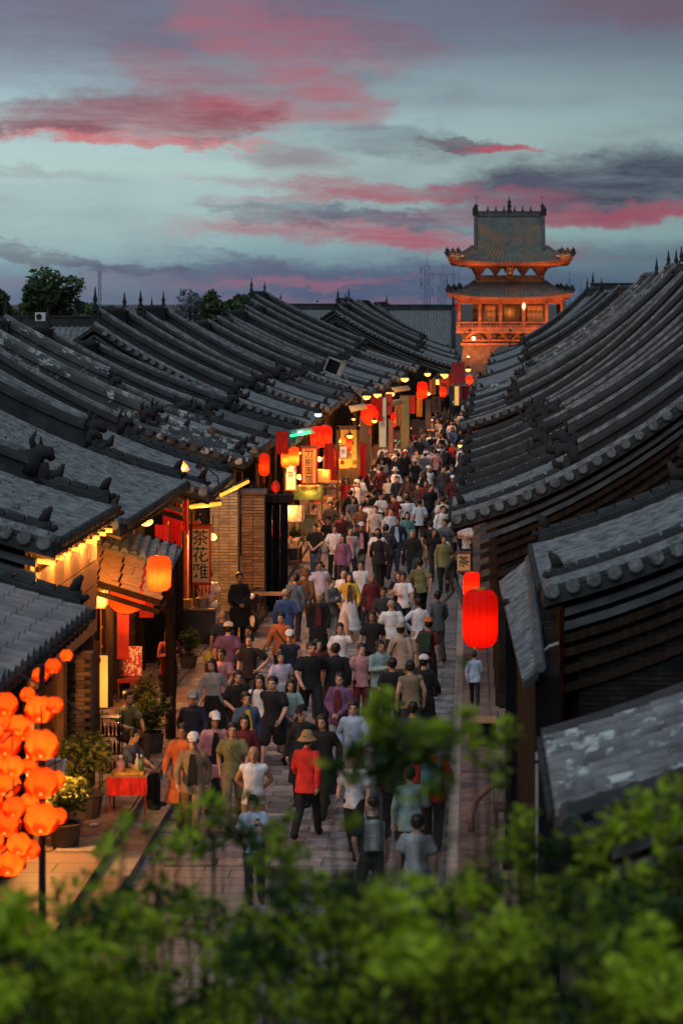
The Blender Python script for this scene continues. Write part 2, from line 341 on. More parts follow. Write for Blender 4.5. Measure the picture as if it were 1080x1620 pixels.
# ------------------------------------------------------------------ roof ornaments (shared meshes)
def beast_mesh():
    b = MB()
    b.box((-.05, 0, .2), (.55, .28, .44), taper=.8); b.box((-.2, 0, .5), (.3, .22, .3), taper=.7)
    b.tube([(-.12, 0, .25), (-.05, 0, .5), (.06, 0, .62), (.2, 0, .56), (.26, 0, .46)], [.2, .18, .15, .1, .05], 7)
    b.tube([(-.03, 0, .6), (-.1, 0, .8), (-.02, 0, .95)], [.07, .05, .015], 6)
    b.tube([(.06, 0, .66), (.05, .07, .84)], [.04, .012], 5); b.tube([(.06, 0, .66), (.05, -.07, .84)], [.04, .012], 5)
    b.tube([(.2, 0, .2), (.36, 0, .24), (.43, 0, .4)], [.12, .09, .03], 6)
    b.ball((.17, 0, .62), (.11, .08, .08), 7, 5)
    return b.mesh('roof_beast', True)
BEASTM = beast_mesh()
NUB = MB().box((0, 0, .1), (.3, .24, .22), taper=.8).tube([(.02, 0, .2), (.08, 0, .34), (.15, 0, .42)], [.09, .07, .03], 6).tube([(.12, 0, .08), (.24, 0, .12)], [.08, .04], 6).mesh('ridge_end_tile', True)
def finial_mesh():
    b = MB(); b.lathe([(.13, 0), (.15, .15), (.08, .25), (.14, .4), (.06, .55), (.1, .68), (.05, .85), (.02, 1.15), (0, 1.2)], n=8)
    b.tube([(0, 0, .3), (0, .16, .5), (0, .1, .68)], [.06, .05, .01], 5)
    return b.mesh('ridge_finial', True)
FINIAL = finial_mesh()
VERGE = MB().tube([(0, 0, 0), (0, .5, .03)], [.105, .1], 10).tube([(0, -.01, 0), (0, .005, 0)], [.085, .085], 10).mesh('verge_tile', False)
LUMP = MB().tube([(-.14, 0, 0), (.14, 0, 0)], [.095, .085], 8).mesh('ridge_tile', False)
LABELS = []

def building(side, d0, d1, xe, ze, zr, W, label, group, over=1.0, s0=.25, tile=TILE, ridge=RIDGE, split=.36, wallm=BRICK, front='shop', detail=2, fin=True, gable=True, near_low=True, name='shop_house', flatridge=False, plain=False):
    """side -1 left of the street, +1 right. Local origin at the eave line's near end; +x local is still world +x."""
    T = thing(name, label, 'house', (xe, d0, 0), group=group)
    L_ = d1-d0; c = (zr-ze-s0*W)/W**2; sg = side
    def z(s):
        if s > W: s = 2*W-s
        return ze+s0*s+c*s*s
    def X(s): return sg*s
    ns = 14
    ss = [W*(i/ns) for i in range(ns+1)]; full = ss+[2*W-s for s in reversed(ss[:-1])]
    # roof deck
    b = MB(); vs = []
    for s in full: vs += [(X(s), -.25, z(s)), (X(s), L_+.25, z(s)), (X(s), -.25, z(s)-.16), (X(s), L_+.25, z(s)-.16)]
    fs = []
    for i in range(len(full)-1):
        a, e = 4*i, 4*i+4; fs += [(a, a+1, e+1, e), (a+2, e+2, e+3, a+3), (a, e, e+2, a+2), (a+1, a+3, e+3, e+1)]
    fs += [(0, 2, 3, 1)]; n = 4*(len(full)-1); fs += [(n, n+1, n+3, n+2)]
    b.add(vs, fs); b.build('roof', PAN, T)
    # tile rows down the street slope (ribbed roll tiles, each tile overlapping the next)
    sp = .38 if d0 < 25 else .27 if d0 < 100 else .34; rk = 1.45 if d0 < 25 else 1.0; rows = int((L_-.9)/sp); seg = 22 if d0 < 60 else 12
    pr = []
    for i in range(seg):
        a, e = W*i/seg, W*(i+1)/seg; pr += [(a, .083*rk), (e-.001, .07*rk)]
    def rowmb(b, y):
        vs = []; nn = 5 if detail else 4
        for s, r in pr:
            for k in range(nn): q = math.pi*k/(nn-1); vs.append((X(s), y+math.cos(q)*r, z(s)+.0+math.sin(q)*r*1.1))
        fs = []
        for i in range(len(pr)-1):
            for k in range(nn-1): fs.append((i*nn+k, i*nn+k+1, (i+1)*nn+k+1, (i+1)*nn+k))
        fs.append(tuple(range(nn))); b.add(vs, fs)
    if detail >= 2 and d0 < 57:
        b = MB(); rowmb(b, 0); rm = b.mesh('tile_row', False)
        em = MB().tube([(0, 0, 0), (-sg*.05, 0, 0)], [.09, .09], 8).mesh('eave_tile', True)
        for r in range(rows+1):
            inst(rm, 'tile_row', tile, T, (0, .45+r*sp+random.uniform(-.012, .012), random.uniform(-.014, .014)), rz=random.uniform(-.003, .003))
            inst(em, 'eave_tile', ridge, T, (-sg*.02, .45+r*sp, ze+.01))
    else:
        b = MB()
        for r in range(rows+1): rowmb(b, .45+r*sp)
        b.build('roof_tiles', tile, T, stuff=True, fix=False)
        b = MB()
        for r in range(rows+1): b.tube([(-sg*.0, .45+r*sp, ze+.01), (-sg*.06, .45+r*sp, ze+.01)], .1, 6)
        b.build('eave_tiles', ridge, T, stuff=True)
    # hanging ridges on both gables: high part, ornament, low part with lumps
    se = W*split
    for gi, y in enumerate(() if plain else (.28, L_-.28)):
        b = MB(); h = random.uniform(.42, .62); w = .15; vs = []; q = [se+(W-se)*i/12 for i in range(13)]
        for s in q:
            zz = z(s)-.02
            for dx, dz in ((-w, 0), (-w, h*.8), (-w*1.35, h*.82), (-w*1.2, h), (0, h*1.22), (w*1.2, h), (w*1.35, h*.82), (w, h*.8), (w, 0)): vs.append((X(s), y+dx, zz+dz))
        m = 9; fs = []
        for i in range(12):
            for k2 in range(m): fs.append((i*m+k2, i*m+(k2+1) % m, (i+1)*m+(k2+1) % m, (i+1)*m+k2))
        fs += [tuple(range(m)), tuple(12*m+k2 for k2 in range(m))]
        b.add(vs, fs); b.build('hanging_ridge', ridge, T)
        b = MB(); b.tube([(X(s), y, z(s)+h*1.2) for s in q], .07, 5); b.build('ridge_cap', tile if tile is not TILE_D else TILE, T)  # cap in paler tile colour paints the highlight along the ridge top
        inst(BEASTM, 'roof_beast', BEAST, T, (X(se-.12), y, z(se-.12)-.05), rz=(math.pi if sg > 0 else 0)+random.uniform(-.1, .1), scale=(random.uniform(.75, 1.15),)*3)
        # low ridge to the eave
        b = MB(); vs = []; q = [.12+(se-.12)*i/6 for i in range(7)]
        for s in q:
            zz = z(s)
            for dx, dz in ((-.13, 0), (-.13, .16), (0, .24), (.13, .16), (.13, 0)): vs.append((X(s), y+dx, zz+dz))
        fs = []
        for i in range(6):
            for k2 in range(5): fs.append((i*5+k2, i*5+(k2+1) % 5, (i+1)*5+(k2+1) % 5, (i+1)*5+k2))
        fs += [tuple(range(5)), tuple(30+k2 for k2 in range(5))]
        b.add(vs, fs); b.build('low_ridge', ridge, T)
        if d0 < 75:
            nl = int(se/.3)
            for i in range(nl):
                s = .35+i*.3; inst(LUMP, 'ridge_tile', ridge, T, (X(s), y, z(s)+.2), rot=(0, -sg*math.atan(s0+2*c*s), 0))
        inst(NUB, 'ridge_end_tile', BEAST, T, (X(.25), y, ze+.12), rz=(math.pi if sg > 0 else 0)+random.uniform(-.1, .1))
    # verge tiles on the near gable: round tile ends facing out
    if detail >= 1 and gable:
        nt_ = int(W/.29)
        if d0 < 92:
            for i in range(nt_): s = .12+i*.29; inst(VERGE, 'verge_tile', tile if tile is not TILE_L else ridge, T, (X(s), -.3, z(s)+.03))
        else:
            b = MB()
            for i in range(nt_): s = .12+i*.29; b.tube([(X(s), -.3, z(s)+.03), (X(s), .1, z(s)+.03)], .1, 5)
            b.build('verge_tiles', tile, T, stuff=True)
        for j, (dz, t) in enumerate(((-.28, .12), (-.48, .1), (-.66, .09), (-.86, .07), (-1.1, .06), (-1.36, .05))[:6 if side > 0 and d0 < 50 else 3]):
            b = MB(); vs = []; q = [max(.15, over*.6)+(2*W-over*1.2)*i/24 for i in range(25)]
            for s in q: vs += [(X(s), -t, z(s)+dz), (X(s), .05, z(s)+dz), (X(s), .05, z(s)+dz-.11), (X(s), -t, z(s)+dz-.11)]
            fs = []
            for i in range(24):
                for k2 in range(4): fs.append((4*i+k2, 4*i+(k2+1) % 4, 4*i+4+(k2+1) % 4, 4*i+4+k2))
            fs += [(0, 1, 2, 3), (96, 97, 98, 99)]
            b.add(vs, fs); b.build('verge_band', TILE_D if j < 2 else WOOD, T)
    # main ridge
    b = MB(); b.box((X(W), L_/2, z(W)+.22), (.3, L_-.1, .5)); b.box((X(W), L_/2, z(W)+.5), (.4, L_, .08)); b.tube([(X(W), 0, z(W)+.56), (X(W), L_, z(W)+.56)], .1, 6)
    b.build('main_ridge', ridge, T)
    if fin:
        for y in (.12, L_-.12): inst(FINIAL, 'ridge_finial', BEAST, T, (X(W), y, z(W)+.3), scale=(.9, .9, random.uniform(.75, 1.0)))
    # bedding course under the near verge
    if gable and detail >= 1:
        b = MB(); q = [.1+(W-.1)*i/12 for i in range(13)]; b.tube([(X(s), -.06, z(s)+.1) for s in q], .1, 6); b.build('verge_ridge', tile if tile is not TILE_L else ridge, T)
    # walls
    fx = over; q = [fx+(2*W-2*fx)*i/20 for i in range(21)]
    out = [(X(s), z(s)-.15) for s in q]+[(X(2*W-fx), 0), (X(fx), 0)]
    b = MB(); b.poly(out, 0.0, .3); b.build('gable_wall', wallm, T)
    b = MB(); b.poly(out, L_-.3, L_); b.build('gable_wall', wallm, T)
    b = MB(); b.box((X(2*W-fx-.15), L_/2, (ze)/2), (.3, L_-.6, ze)); b.build('back_wall', wallm, T)
    # street front: posts, beam, plank doors / panels between
    zf = z(fx)-.16
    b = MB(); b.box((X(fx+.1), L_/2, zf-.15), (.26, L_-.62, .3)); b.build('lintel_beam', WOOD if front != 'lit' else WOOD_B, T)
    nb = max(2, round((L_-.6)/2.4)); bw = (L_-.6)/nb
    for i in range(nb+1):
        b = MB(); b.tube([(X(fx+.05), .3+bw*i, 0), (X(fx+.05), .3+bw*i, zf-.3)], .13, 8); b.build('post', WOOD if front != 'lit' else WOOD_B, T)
    if front in ('shop', 'lit') and d0 < 110:
        for i in range(nb):
            yc = .3+bw*(i+.5); m_ = random.choice([WOOD, WOOD_B, WOOD_B]) if side < 0 else WOOD
            npn = 4
            for j in range(npn):
                b = MB(); pw = (bw-.3)/npn; yy = yc-bw/2+.15+pw*(j+.5)
                b.box((X(fx+.16), yy, 1.35), (.06, pw-.03, 2.1)); b.box((X(fx+.12), yy, .65), (.05, pw-.1, .5))
                for kk in range(3): b.box((X(fx+.12), yy, 1.2+kk*.38), (.03, pw-.06, .04))
                b.build('door_panel', m_, T)
            b = MB(); b.box((X(fx+.18), yc, (2.45+zf-.3)/2), (.06, bw-.28, zf-.3-2.45))
            for kk in range(5): b.box((X(fx+.13), yc-bw/2+.3+kk*(bw-.6)/4, (2.45+zf-.3)/2), (.04, .05, zf-.3-2.5))
            b.build('transom_panel', m_, T)
    else:
        b = MB(); b.box((X(fx+.15), L_/2, (zf-.3)/2), (.2, L_-.6, zf-.3)); b.build('front_wall', wallm if side > 0 else WOOD, T)
    # rafters under the eave
    nr = int(L_/.34); rmesh = MB().tube([(X(.04), 0, z(.04)-.23), (X(over+.1), 0, z(over+.1)-.23)], .055, 6).mesh('rafter', False)
    if d0 < 60:
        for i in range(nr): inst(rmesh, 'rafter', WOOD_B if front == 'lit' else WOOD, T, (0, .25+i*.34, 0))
    else:
        b = MB()
        for i in range(nr): b.tube([(X(.04), .25+i*.34, z(.04)-.23), (X(over+.1), .25+i*.34, z(over+.1)-.23)], .055, 4)
        b.build('rafters', WOOD, T, stuff=True)
    return T

GL, GR = 'tiled shop houses on the left side of the street', 'tiled shop houses on the right side of the street'
Lb = [ # d0 d1 xe ze zr W label kwargs
 (23.5,32.5,-5.55,4.0,7.4,7.5,'nearest left house, its tiled eave curving above the cluster of orange lanterns', dict(front='shop',wallm=BRICK_O,tile=mat('tile_warm',(.2,.195,.2),.8,.4,1.6,.5,9,col2=(.34,.29,.27),c2lo=.5,c2hi=.7,s2=3))),
 (33,39,-6.2,4.9,8.6,7.5,'left house whose eave glows orange over a row of tube lamps', dict(front='lit',split=.2,over=.45)),
 (40,49.4,-6.3,4.45,8.2,7.5,'left house behind the small plank canopy, with a pair of beasts at its near gable', dict(split=.3)),
 (50,55,-5.9,4.15,8.2,7.8,'left house over the long calligraphy banner, a glowing strip under its eave', dict()),
 (57.6,59.9,-5.9,4.3,7.65,7.6,'narrow left house end with pale lichened ridge top', dict(ridge=RIDGE_L,tile=TILE_L,fin=False)),
 (60.4,65.8,-7.6,4.7,7.35,6.2,'left house with white-speckled scalloped roof edge over a short lit eave', dict(ridge=RIDGE_L,tile=TILE_L,split=.5)),
 (66.6,71.3,-6.4,3.95,7.05,7.2,'left house whose tall ridge finial is first from the left frame edge', dict()),
 (72,79,-6.0,3.7,6.45,7.4,'low left house with rough broken tiles before the finialed roofs', dict(tile=TILE_D,fin=False)),
 (80,87,-5.8,3.95,7.55,7.8,'left house with a finial at each ridge end, nearer of the two such', dict()),
 (91,98,-5.8,3.95,7.60,7.8,'left house with a finial at each end of its ridge, farther of the two such', dict()),
 (99,106,-5.6,3.9,6.85,7.0,'left house under the white framed hatch on its roof', dict(fin=False,tile=TILE_D)),
 (107,113,-4.9,3.9,6.95,7.4,'left house with a pale low ridge wall beside the far trees', dict(fin=False)),
 (114,124,-4.5,3.9,7.25,8.2,'left house beyond the red lantern pair, plain low ridge', dict(fin=False)),
 (125,136,-4.0,3.9,7.45,8.8,'left house with twin dark hanging ridges before the tall pointed gable', dict(fin=False)),
 (138,147,-3.4,4.0,8.35,10.3,'left house with a high pointed gable and two thin finials', dict()),
 (149,163,-.7,3.8,7.55,8.4,'far left house reaching out over the street bend', dict(fin=False)),
 (166,181,-1.0,3.7,7.9,9,'far left house behind the street bend with two small chimney-like finials', dict()),
 (184,204,-1.5,3.7,7.7,8,'second last left house before the gate tower', dict(fin=False)),
 (207,232,-2.0,3.7,7.5,7,'last left house before the gate tower', dict(fin=False)),
]
Rb = [
 (19.4,23.6,.75,3.95,8.6,8,'nearest right house, roof patched with pale lichen, half behind foliage', dict(tile=TILE_L,over=.8,s0=.27,plain=True)),
 (31.0,37,1.0,4.45,9.2,8,'right house whose near gable ridge ends in a dark beast beside the big red lantern', dict(over=.5)),
 (46,51.2,-.42,3.95,9.3,8,'right house with a bold scalloped gable edge sweeping up to the right frame edge', dict(split=.33)),
 (51.7,56.6,-.2,3.8,9.0,8,'right house just behind the bold scalloped gable, its hanging ridge ending in a big beast', dict(split=.4)),
 (57.2,61.6,-.4,3.6,8.5,8,'right house with broken grey roof over the brown wooden signboard', dict(tile=TILE_D,split=.3)),
 (62.2,66.6,-.3,3.6,8.9,8,'right house second behind the brown wooden signboard, darker tiles', dict(tile=TILE_D,split=.37)),
 (67.2,71.8,-.35,3.5,8.7,8,'right house third behind the brown wooden signboard, paired beasts at ridge end', dict(split=.34)),
 (72.4,77.4,-.25,3.5,9.2,8,'right house tucked under the small-scalloped gable edge', dict(tile=TILE_D,split=.3)),
 (79,83.6,-.38,3.95,9.1,8.1,'right house with a small-scalloped gable edge and tall spiky finial', dict(split=.26)),
 (84.2,90,-.2,3.9,9.3,8.2,'right house with a pale lichened hanging ridge behind the spiky finial', dict(ridge=RIDGE_L,split=.26)),
 (90.6,97,-.2,3.9,8.9,8.3,'right house in mid distance, nearer of two with plain dark ridges', dict(split=.3)),
 (97.6,105,-.1,3.9,9.1,8.3,'right house in mid distance, farther of two with plain dark ridges', dict(ridge=RIDGE_L,fin=False)),
 (107,124,.3,3.9,8.6,8,'right house past the double pale ridges, low behind the curve', dict(fin=False)),
 (127,148,1.0,3.9,8.3,8,'right house just before the pointed brick gable', dict(fin=False)),
 (153,172,1.4,3.8,8.7,7.6,'right house whose whole pointed gable wall faces the viewer below the tower', dict()),
 (178,205,3.4,3.8,8.3,7.5,'far right house behind the pointed gable', dict(fin=False)),
 (208,230,6.2,3.6,7.9,7.5,'last right house before the gate tower', dict(fin=False)),
]
for a in Lb: building(-1, *a[:6], a[6], GL, detail=(2 if a[0] < 90 else 1), **a[7])
for a in Rb: building(1, *a[:6], a[6], GR, detail=(2 if a[0] < 90 else 1), **a[7])

def cross_house(x0, x1, d, depth, ze, zr, label, fin=True):
    """a long roof whose ridge runs across the view"""
    T = thing('courtyard_house', label, 'house', ((x0+x1)/2, d, 0), group='long roofs behind the shop rows'); w = x1-x0; hw = w/2
    b = MB(); prof = [(-.0, ze), (depth*.25, ze+(zr-ze)*.38), (depth*.5, zr), (depth*.75, ze+(zr-ze)*.38), (depth, ze)]
    vs = []
    for y, z in prof: vs += [(-hw, y, z), (hw, y, z)]
    for y, z in prof: vs += [(-hw, y, z-.2), (hw, y, z-.2)]
    n = 5; fs = [(2*i, 2*i+1, 2*i+3, 2*i+2) for i in range(4)]+[(10+2*i, 12+2*i, 13+2*i, 11+2*i) for i in range(4)]+[(2*i, 2*i+2, 12+2*i, 10+2*i) for i in range(4)]+[(2*i+1, 11+2*i, 13+2*i, 2*i+3) for i in range(4)]+[(0, 10, 11, 1), (8, 9, 19, 18)]
    b.add(vs, fs); b.build('roof', TILE, T)
    b = MB(); k = int(w/.32)
    for i in range(k):
        x = -hw+.3+i*(w-.6)/k; b.tube([(x, 0, ze+.02), (x, depth*.25, prof[1][1]+.02), (x, depth*.5, zr)], .08, 4, caps=False)
    b.build('roof_tiles', TILE, T, stuff=True)
    b = MB(); b.box((0, depth/2, zr+.2), (w, .3, .5)); b.box((0, depth/2, zr+.48), (w+.1, .4, .08)); b.build('main_ridge', RIDGE, T)
    for s in (-1, 1):
        b = MB(); b.poly([(-.15, 0), (.15, 0), (.15, .1), (-.15, .1)], 0, .01); b = MB()
        b.tube([(s*(hw-.2), 0, ze+.2), (s*(hw-.2), depth*.25, prof[1][1]+.2), (s*(hw-.2), depth*.5, zr+.2)], .2, 6); b.build('hanging_ridge', RIDGE, T)
        if fin: inst(FINIAL, 'ridge_finial', BEAST, T, (s*(hw-.2), depth/2, zr+.3))
    b = MB(); b.box((0, depth/2, ze/2), (w-1, depth-1.6, ze)); b.build('wall', BRICK, T)
    return T
# narrow pent roof along the right wall below the gable
T = thing('pent_roof', 'narrow grey pent roof strip running down the dark right wall toward the viewer', 'roof', (.6, 27, 0))
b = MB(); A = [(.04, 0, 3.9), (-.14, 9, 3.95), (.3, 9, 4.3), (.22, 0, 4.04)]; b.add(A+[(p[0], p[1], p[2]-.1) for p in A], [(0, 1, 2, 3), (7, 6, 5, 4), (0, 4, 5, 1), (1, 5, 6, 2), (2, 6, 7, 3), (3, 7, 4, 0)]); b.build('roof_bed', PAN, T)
for i in range(32):
    rm = MB().tube([(0, 0, 0), (.18+.25*i/32, 0, .13+.21*i/32)], .06, 6).mesh('tile_row'); inst(rm, 'tile_row', TILE, T, (.04-.17*i/32, .1+i*.275, 3.92+.05*i/32))
b = MB(); b.tube([(.24, 0, 4.08), (.34, 9, 4.34)], .07, 6); b.build('top_ridge', TILE_D, T)
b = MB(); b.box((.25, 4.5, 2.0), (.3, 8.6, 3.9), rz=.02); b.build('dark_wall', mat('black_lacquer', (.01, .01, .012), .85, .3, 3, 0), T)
cross_house(-34, -16.6, 112, 9, 4.9, 7.1, 'long low roof at the left frame edge behind the first finialed house')
cross_house(-27.5, -20, 92, 5, 5.2, 7.0, 'short roof slope rising behind the near left gables')
cross_house(-17.5, -11.2, 196, 10, 4.6, 7.5, 'long grey roof beyond the high pointed left gable')
cross_house(-8.6, -1.6, 214, 12, 3.2, 7.35, 'large grey roof just left of the gate tower')
cross_house(10.2, 22, 184, 11, 5.5, 9.3, 'high long roof right of the gate tower at the frame edge')

LIT = mat('litter_paper', (.5, .46, .4), .8, .3, 4, 0)
for i, (x, y, lab) in enumerate([(-5.9, 34.6, 'scrap of pale paper on the left pavement near the red cloth table'), (-3.4, 35.4, 'scrap of paper on the street slabs near the red jacket'), (-1.2, 38.5, 'paper cup lying on the street near the gutter'), (-6.6, 43.0, 'crumpled wrapper on the pavement below the canopy')]):
    q = MB(); s = .07; q.add([(-s, -s, .045), (s, -s*.8, .05), (s*1.1, s, .06), (-s*.9, s, .048), (0, 0, .085)], [(0, 1, 4), (1, 2, 4), (2, 3, 4), (3, 0, 4), (3, 2, 1, 0)])
    o = q.build('litter', LIT, loc=(x, y, .3 if x < -5.4 else 0), rz=i*1.1); tag(o, lab, 'litter')
# ------------------------------------------------------------------ gate tower
def make_tower():
    D = 248.; k = D/F; CX = (805-745)*k
    T = thing('market_tower', 'tall floodlit timber tower with two upturned tiled roofs standing over the end of the street', 'tower', (CX, D, 0))
    def zz(py): return HC-(py-470)*k
    RO = mat('tower_red_timber', (.5, .16, .07), .6, .35, 1.5, .3, 8); TT = mat('tower_tile', (.12, .14, .125), .6, .4, 1.2, .5, 6, col2=(.3, .15, .07), c2lo=.52, c2hi=.6, s2=.35)
    BO = brickmat('tower_brick', (.34, .17, .1), (.26, .13, .08), (.15, .08, .05), .5, .16)
    DK = mat('tower_dark_timber', (.12, .06, .035), .7, .3, 2, .2)
    def hip_roof(z_e, z_t, he, de, ht, dt, lift, thick, name):
        """concave hip roof with lifted corners; half sizes he,de at the eave, ht,dt at the top"""
        b = MB(); n = 10; m = 24; vs = []
        def pt(t, q):  # t 0..1 eave->top, q around
            hx = he+(ht-he)*t; hy = de+(dt-de)*t
            side = int(q*4) % 4; f = (q*4) % 1
            P = [(-1, -1), (1, -1), (1, 1), (-1, 1)]; a = P[side]; c = P[(side+1) % 4]
            x = (a[0]+(c[0]-a[0])*f)*hx; y = (a[1]+(c[1]-a[1])*f)*hy
            cor = abs(2*f-1)**3.5
            z = z_e+(z_t-z_e)*(t*.55+.45*t*t)+lift*cor*(1-t)**2
            ex = 1+.06*cor*(1-t); return (x*ex, y*ex, z)
        for i in range(n+1):
            for j in range(m*4): vs.append(pt(i/n, j/(m*4)))
        N_ = m*4; fs = [(i*N_+j, i*N_+(j+1) % N_, (i+1)*N_+(j+1) % N_, (i+1)*N_+j) for i in range(n) for j in range(N_)]
        b.add(vs, fs); b.build(name, TT, T, smooth=True, fix=False)
        b = MB(); vs = []
        for j in range(N_):
            x, y, z = pt(0, j/N_); vs += [(x, y, z), (x*.99, y*.99, z-thick), (x*.8, y*.8, z_e-thick*1.3)]
        fs = []
        for j in range(N_):
            a, c = 3*j, 3*((j+1) % N_); fs += [(a, c, c+1, a+1), (a+1, c+1, c+2, a+2)]
        b.add(vs, fs); b.build('eave_board', RO, T, fix=False)
        b = MB()
        for j in range(N_*2):
            x, y, z = pt(0, (j+.5)/(N_*2)); b.tube([(x*.985, y*.985, z-.08), (x*.8, y*.8, z_e-.15)], .09, 4)
        b.build('rafters', RO, T, stuff=True)
        for a in range(4):
            q = a/4; pts = [Vector(pt(t, q))+Vector((0, 0, .12)) for t in (0, .15, .3, .5, .75, 1)]
            b = MB(); b.tube(pts, .17, 6); b.build('corner_ridge', TILE_D, T)
            for tt in (.02, .22, .42): p = pt(tt, q); inst(BEASTM, 'roof_beast', BEAST, T, (p[0], p[1], p[2]+.1), rz=(math.atan2(p[1], p[0])), scale=(.95, .95, .95))
            p = pt(0, q); 
        b = MB()   # tile ribs
        for sd in range(4):
            for j in range(26):
                q = (sd+(j+.5)/26)/4; b.tube([Vector(pt(t, q))+Vector((0, 0, .03)) for t in (0, .33, .66, 1)], .07, 4, caps=False)
        b.build('roof_tiles', TT, T, stuff=True)
    # brick base with a through arch for the street
    bw = 5.15
    b = MB(); out = [(-bw-.35, -.0), (-bw, zz(545)), (bw, zz(545)), (bw+.35, 0), (1.9, 0), (1.9, 2.2)]+[(1.9*math.cos(t), 2.2+1.5*math.sin(t)*.8) for t in np.linspace(.15, math.pi-.15, 9)]+[(-1.9, 2.2), (-1.9, 0)]
    b.poly(out, -4.6, 4.6); b.build('brick_base', BO, T)
    b = MB(); b.box((0, 0, zz(543)), (bw*2+.5, 9.7, .25)); b.box((0, 0, zz(541)+.28), (bw*2+.1, 9.4, .2)); b.build('base_cornice', RO, T)
    # blind arches between bracket clusters
    for i in range(4):
        x = -3.9+i*2.6; b = MB(); pts = [(x+1.05*math.cos(t), -4.75, zz(541)+.1+.95*math.sin(t)) for t in np.linspace(0, math.pi, 9)]; b.tube(pts, .12, 5); b.build('blind_arch', RO, T)
    b = MB(); b.box((0, 0, zz(532)), (bw*2-.6, 8.6, 1.1)); b.build('bracket_band', mat('tower_band', (.45, .2, .09), .7, .4, 1, .3), T)
    for i in range(7):
        x = -5+i*10/6; b = MB()
        for j in range(4): b.box((x, -4.5-j*.16, zz(536)+j*.24), (.3+.26*j, .34, .17))
        b.box((x, -4.9, zz(530)), (.18, .9, .5)); b.build('bracket', DK, T)
    # balcony
    b = MB(); b.box((0, 0, zz(524)), (11.9, 10.4, .26)); b.build('balcony_floor', RO, T)
    zb = zz(524)+.13
    for sy in (-1, 1):
        b = MB(); b.box((0, sy*5.1, zb+.92), (11.7, .12, .12)); b.box((0, sy*5.1, zb+.5), (11.7, .08, .08)); b.box((0, sy*5.1, zb+.2), (11.7, .06, .34))
        for i in range(36): b.box((-5.8+i*11.6/35, sy*5.1, zb+.6), (.07, .07, .7))
        b.build('balcony_rail', RO, T)
    for sx in (-1, 1):
        b = MB(); b.box((sx*5.85, 0, zb+.92), (.12, 10.2, .12)); b.box((sx*5.85, 0, zb+.2), (.06, 10.2, .34))
        for i in range(30): b.box((sx*5.85, -5.1+i*10.2/29, zb+.6), (.07, .07, .7))
        b.build('balcony_rail', RO, T)
    zt = zz(474)
    for x in (-5.6, -3.3, -1.05, 1.5, 4.0, 5.7):
        for sy in (-1, 1):
            b = MB(); b.tube([(x, sy*4.9, zb), (x, sy*4.9, zt)], .2, 8); b.build('column', RO, T)
    for y in (-1.6, 1.6):
        for x in (-5.6, 5.7): b = MB(); b.tube([(x, y, zb), (x, y, zt)], .2, 8); b.build('column', RO, T)
    b = MB(); b.box((0, 0, (zb+zt)/2), (8.2, 7.4, zt-zb)); b.build('inner_room', DK, T)
    LW = mat('lit_lattice', (.6, .3, .12), .6, .3, 2, .2)
    for i, x in enumerate((-2.55, 0.2, 2.85)):
        f = MB(); f.box((x, -3.74, (zb+zt)/2+.1), (1.9, .1, 1.9)); fo = f.build('lattice_window', DK if i == 1 else LW, T)
        for j in range(4): g = MB(); g.box((x-.7+j*.47, -3.82, (zb+zt)/2+.1), (.3, .06, 1.5)); g.build('pane', WOOD_B if i == 1 else mat('amber_lattice', (.75, .4, .12), .5, .2, 3, .1), fo)
    b = MB(); b.box((0, -4.9, zt-.22), (11.6, .2, .5)); b.box((0, 4.9, zt-.22), (11.6, .2, .5)); b.box((-5.6, 0, zt-.22), (.2, 9.8, .5)); b.box((5.7, 0, zt-.22), (.2, 9.8, .5)); b.build('tie_beam', RO, T)
    hip_roof(zz(470), zz(447), 6.45, 5.8, 3.9, 3.2, .5, .28, 'lower_roof')
    # band and bracket course between roofs, with open gaps
    b = MB(); b.box((0, -3.1, zz(441)), (7.7, .3, .75)); b.box((0, 3.1, zz(441)), (7.7, .3, .75)); b.box((-3.7, 0, zz(441)), (.3, 6, .75)); b.box((3.7, 0, zz(441)), (.3, 6, .75)); b.build('gallery_band', mat('tower_band2', (.62, .28, .1), .6, .3, 1, .2), T)
    for x in (-3.3, -1.55, .0, 1.55, 3.3):
        for sy in (-1, 1):
            b = MB(); zc = zz(437)
            for j in range(5): b.box((x, sy*3.0, zc+.1+j*.22), (.25+.3*j, .5+.25*j, .2))
            b.build('bracket', RO, T)
    for sx in (-1, 1):
        for y in (-1.5, 0, 1.5):
            b = MB(); [b.box((sx*3.6, y, zz(437)+.1+j*.22), (.5+.25*j, .25+.25*j, .2)) for j in range(5)]; b.build('bracket', RO, T)
    b = MB(); b.box((0, 0, zz(422)+.1), (9.2, 7.6, .5)); b.box((0, 0, zz(418)), (10.6, 9, .4)); b.build('eave_beam', RO, T)
    b = MB(); b.box((.0, -4.3, zz(430)), (.75, .14, 1.35)); pl = b.build('name_plaque', mat('plaque_orange', (.75, .33, .05), .5, .1, 3, .1), T)
    b = MB(); b.box((0, -4.39, zz(430)), (.45, .04, 1.05)); b.build('plaque_field', WOOD, pl)
    inst(text_mesh('市楼', .42, True), 'lettering', glow('plaque_gold', (.9, .5, .12), .25), pl, (.0, -4.43, zz(430)), rot=(R(90), 0, 0))
    hip_roof(zz(416), zz(392), 6.55, 6.0, 4.1, 2.7, .72, .3, 'upper_roof')
    # steep gabled crown of the hip-and-gable roof
    z0, z1 = zz(398), zz(341); hx = 3.72
    b = MB(); vs = []; n = 10
    for i in range(n+1):
        t = i/n; y = 3.0*(1-t)**1.0; z = z0+(z1-z0)*(.62*t+.38*t*t); vs += [(-hx, -y-.02, z), (hx, -y-.02, z), (hx, y+.02, z), (-hx, y+.02, z)]
    fs = []
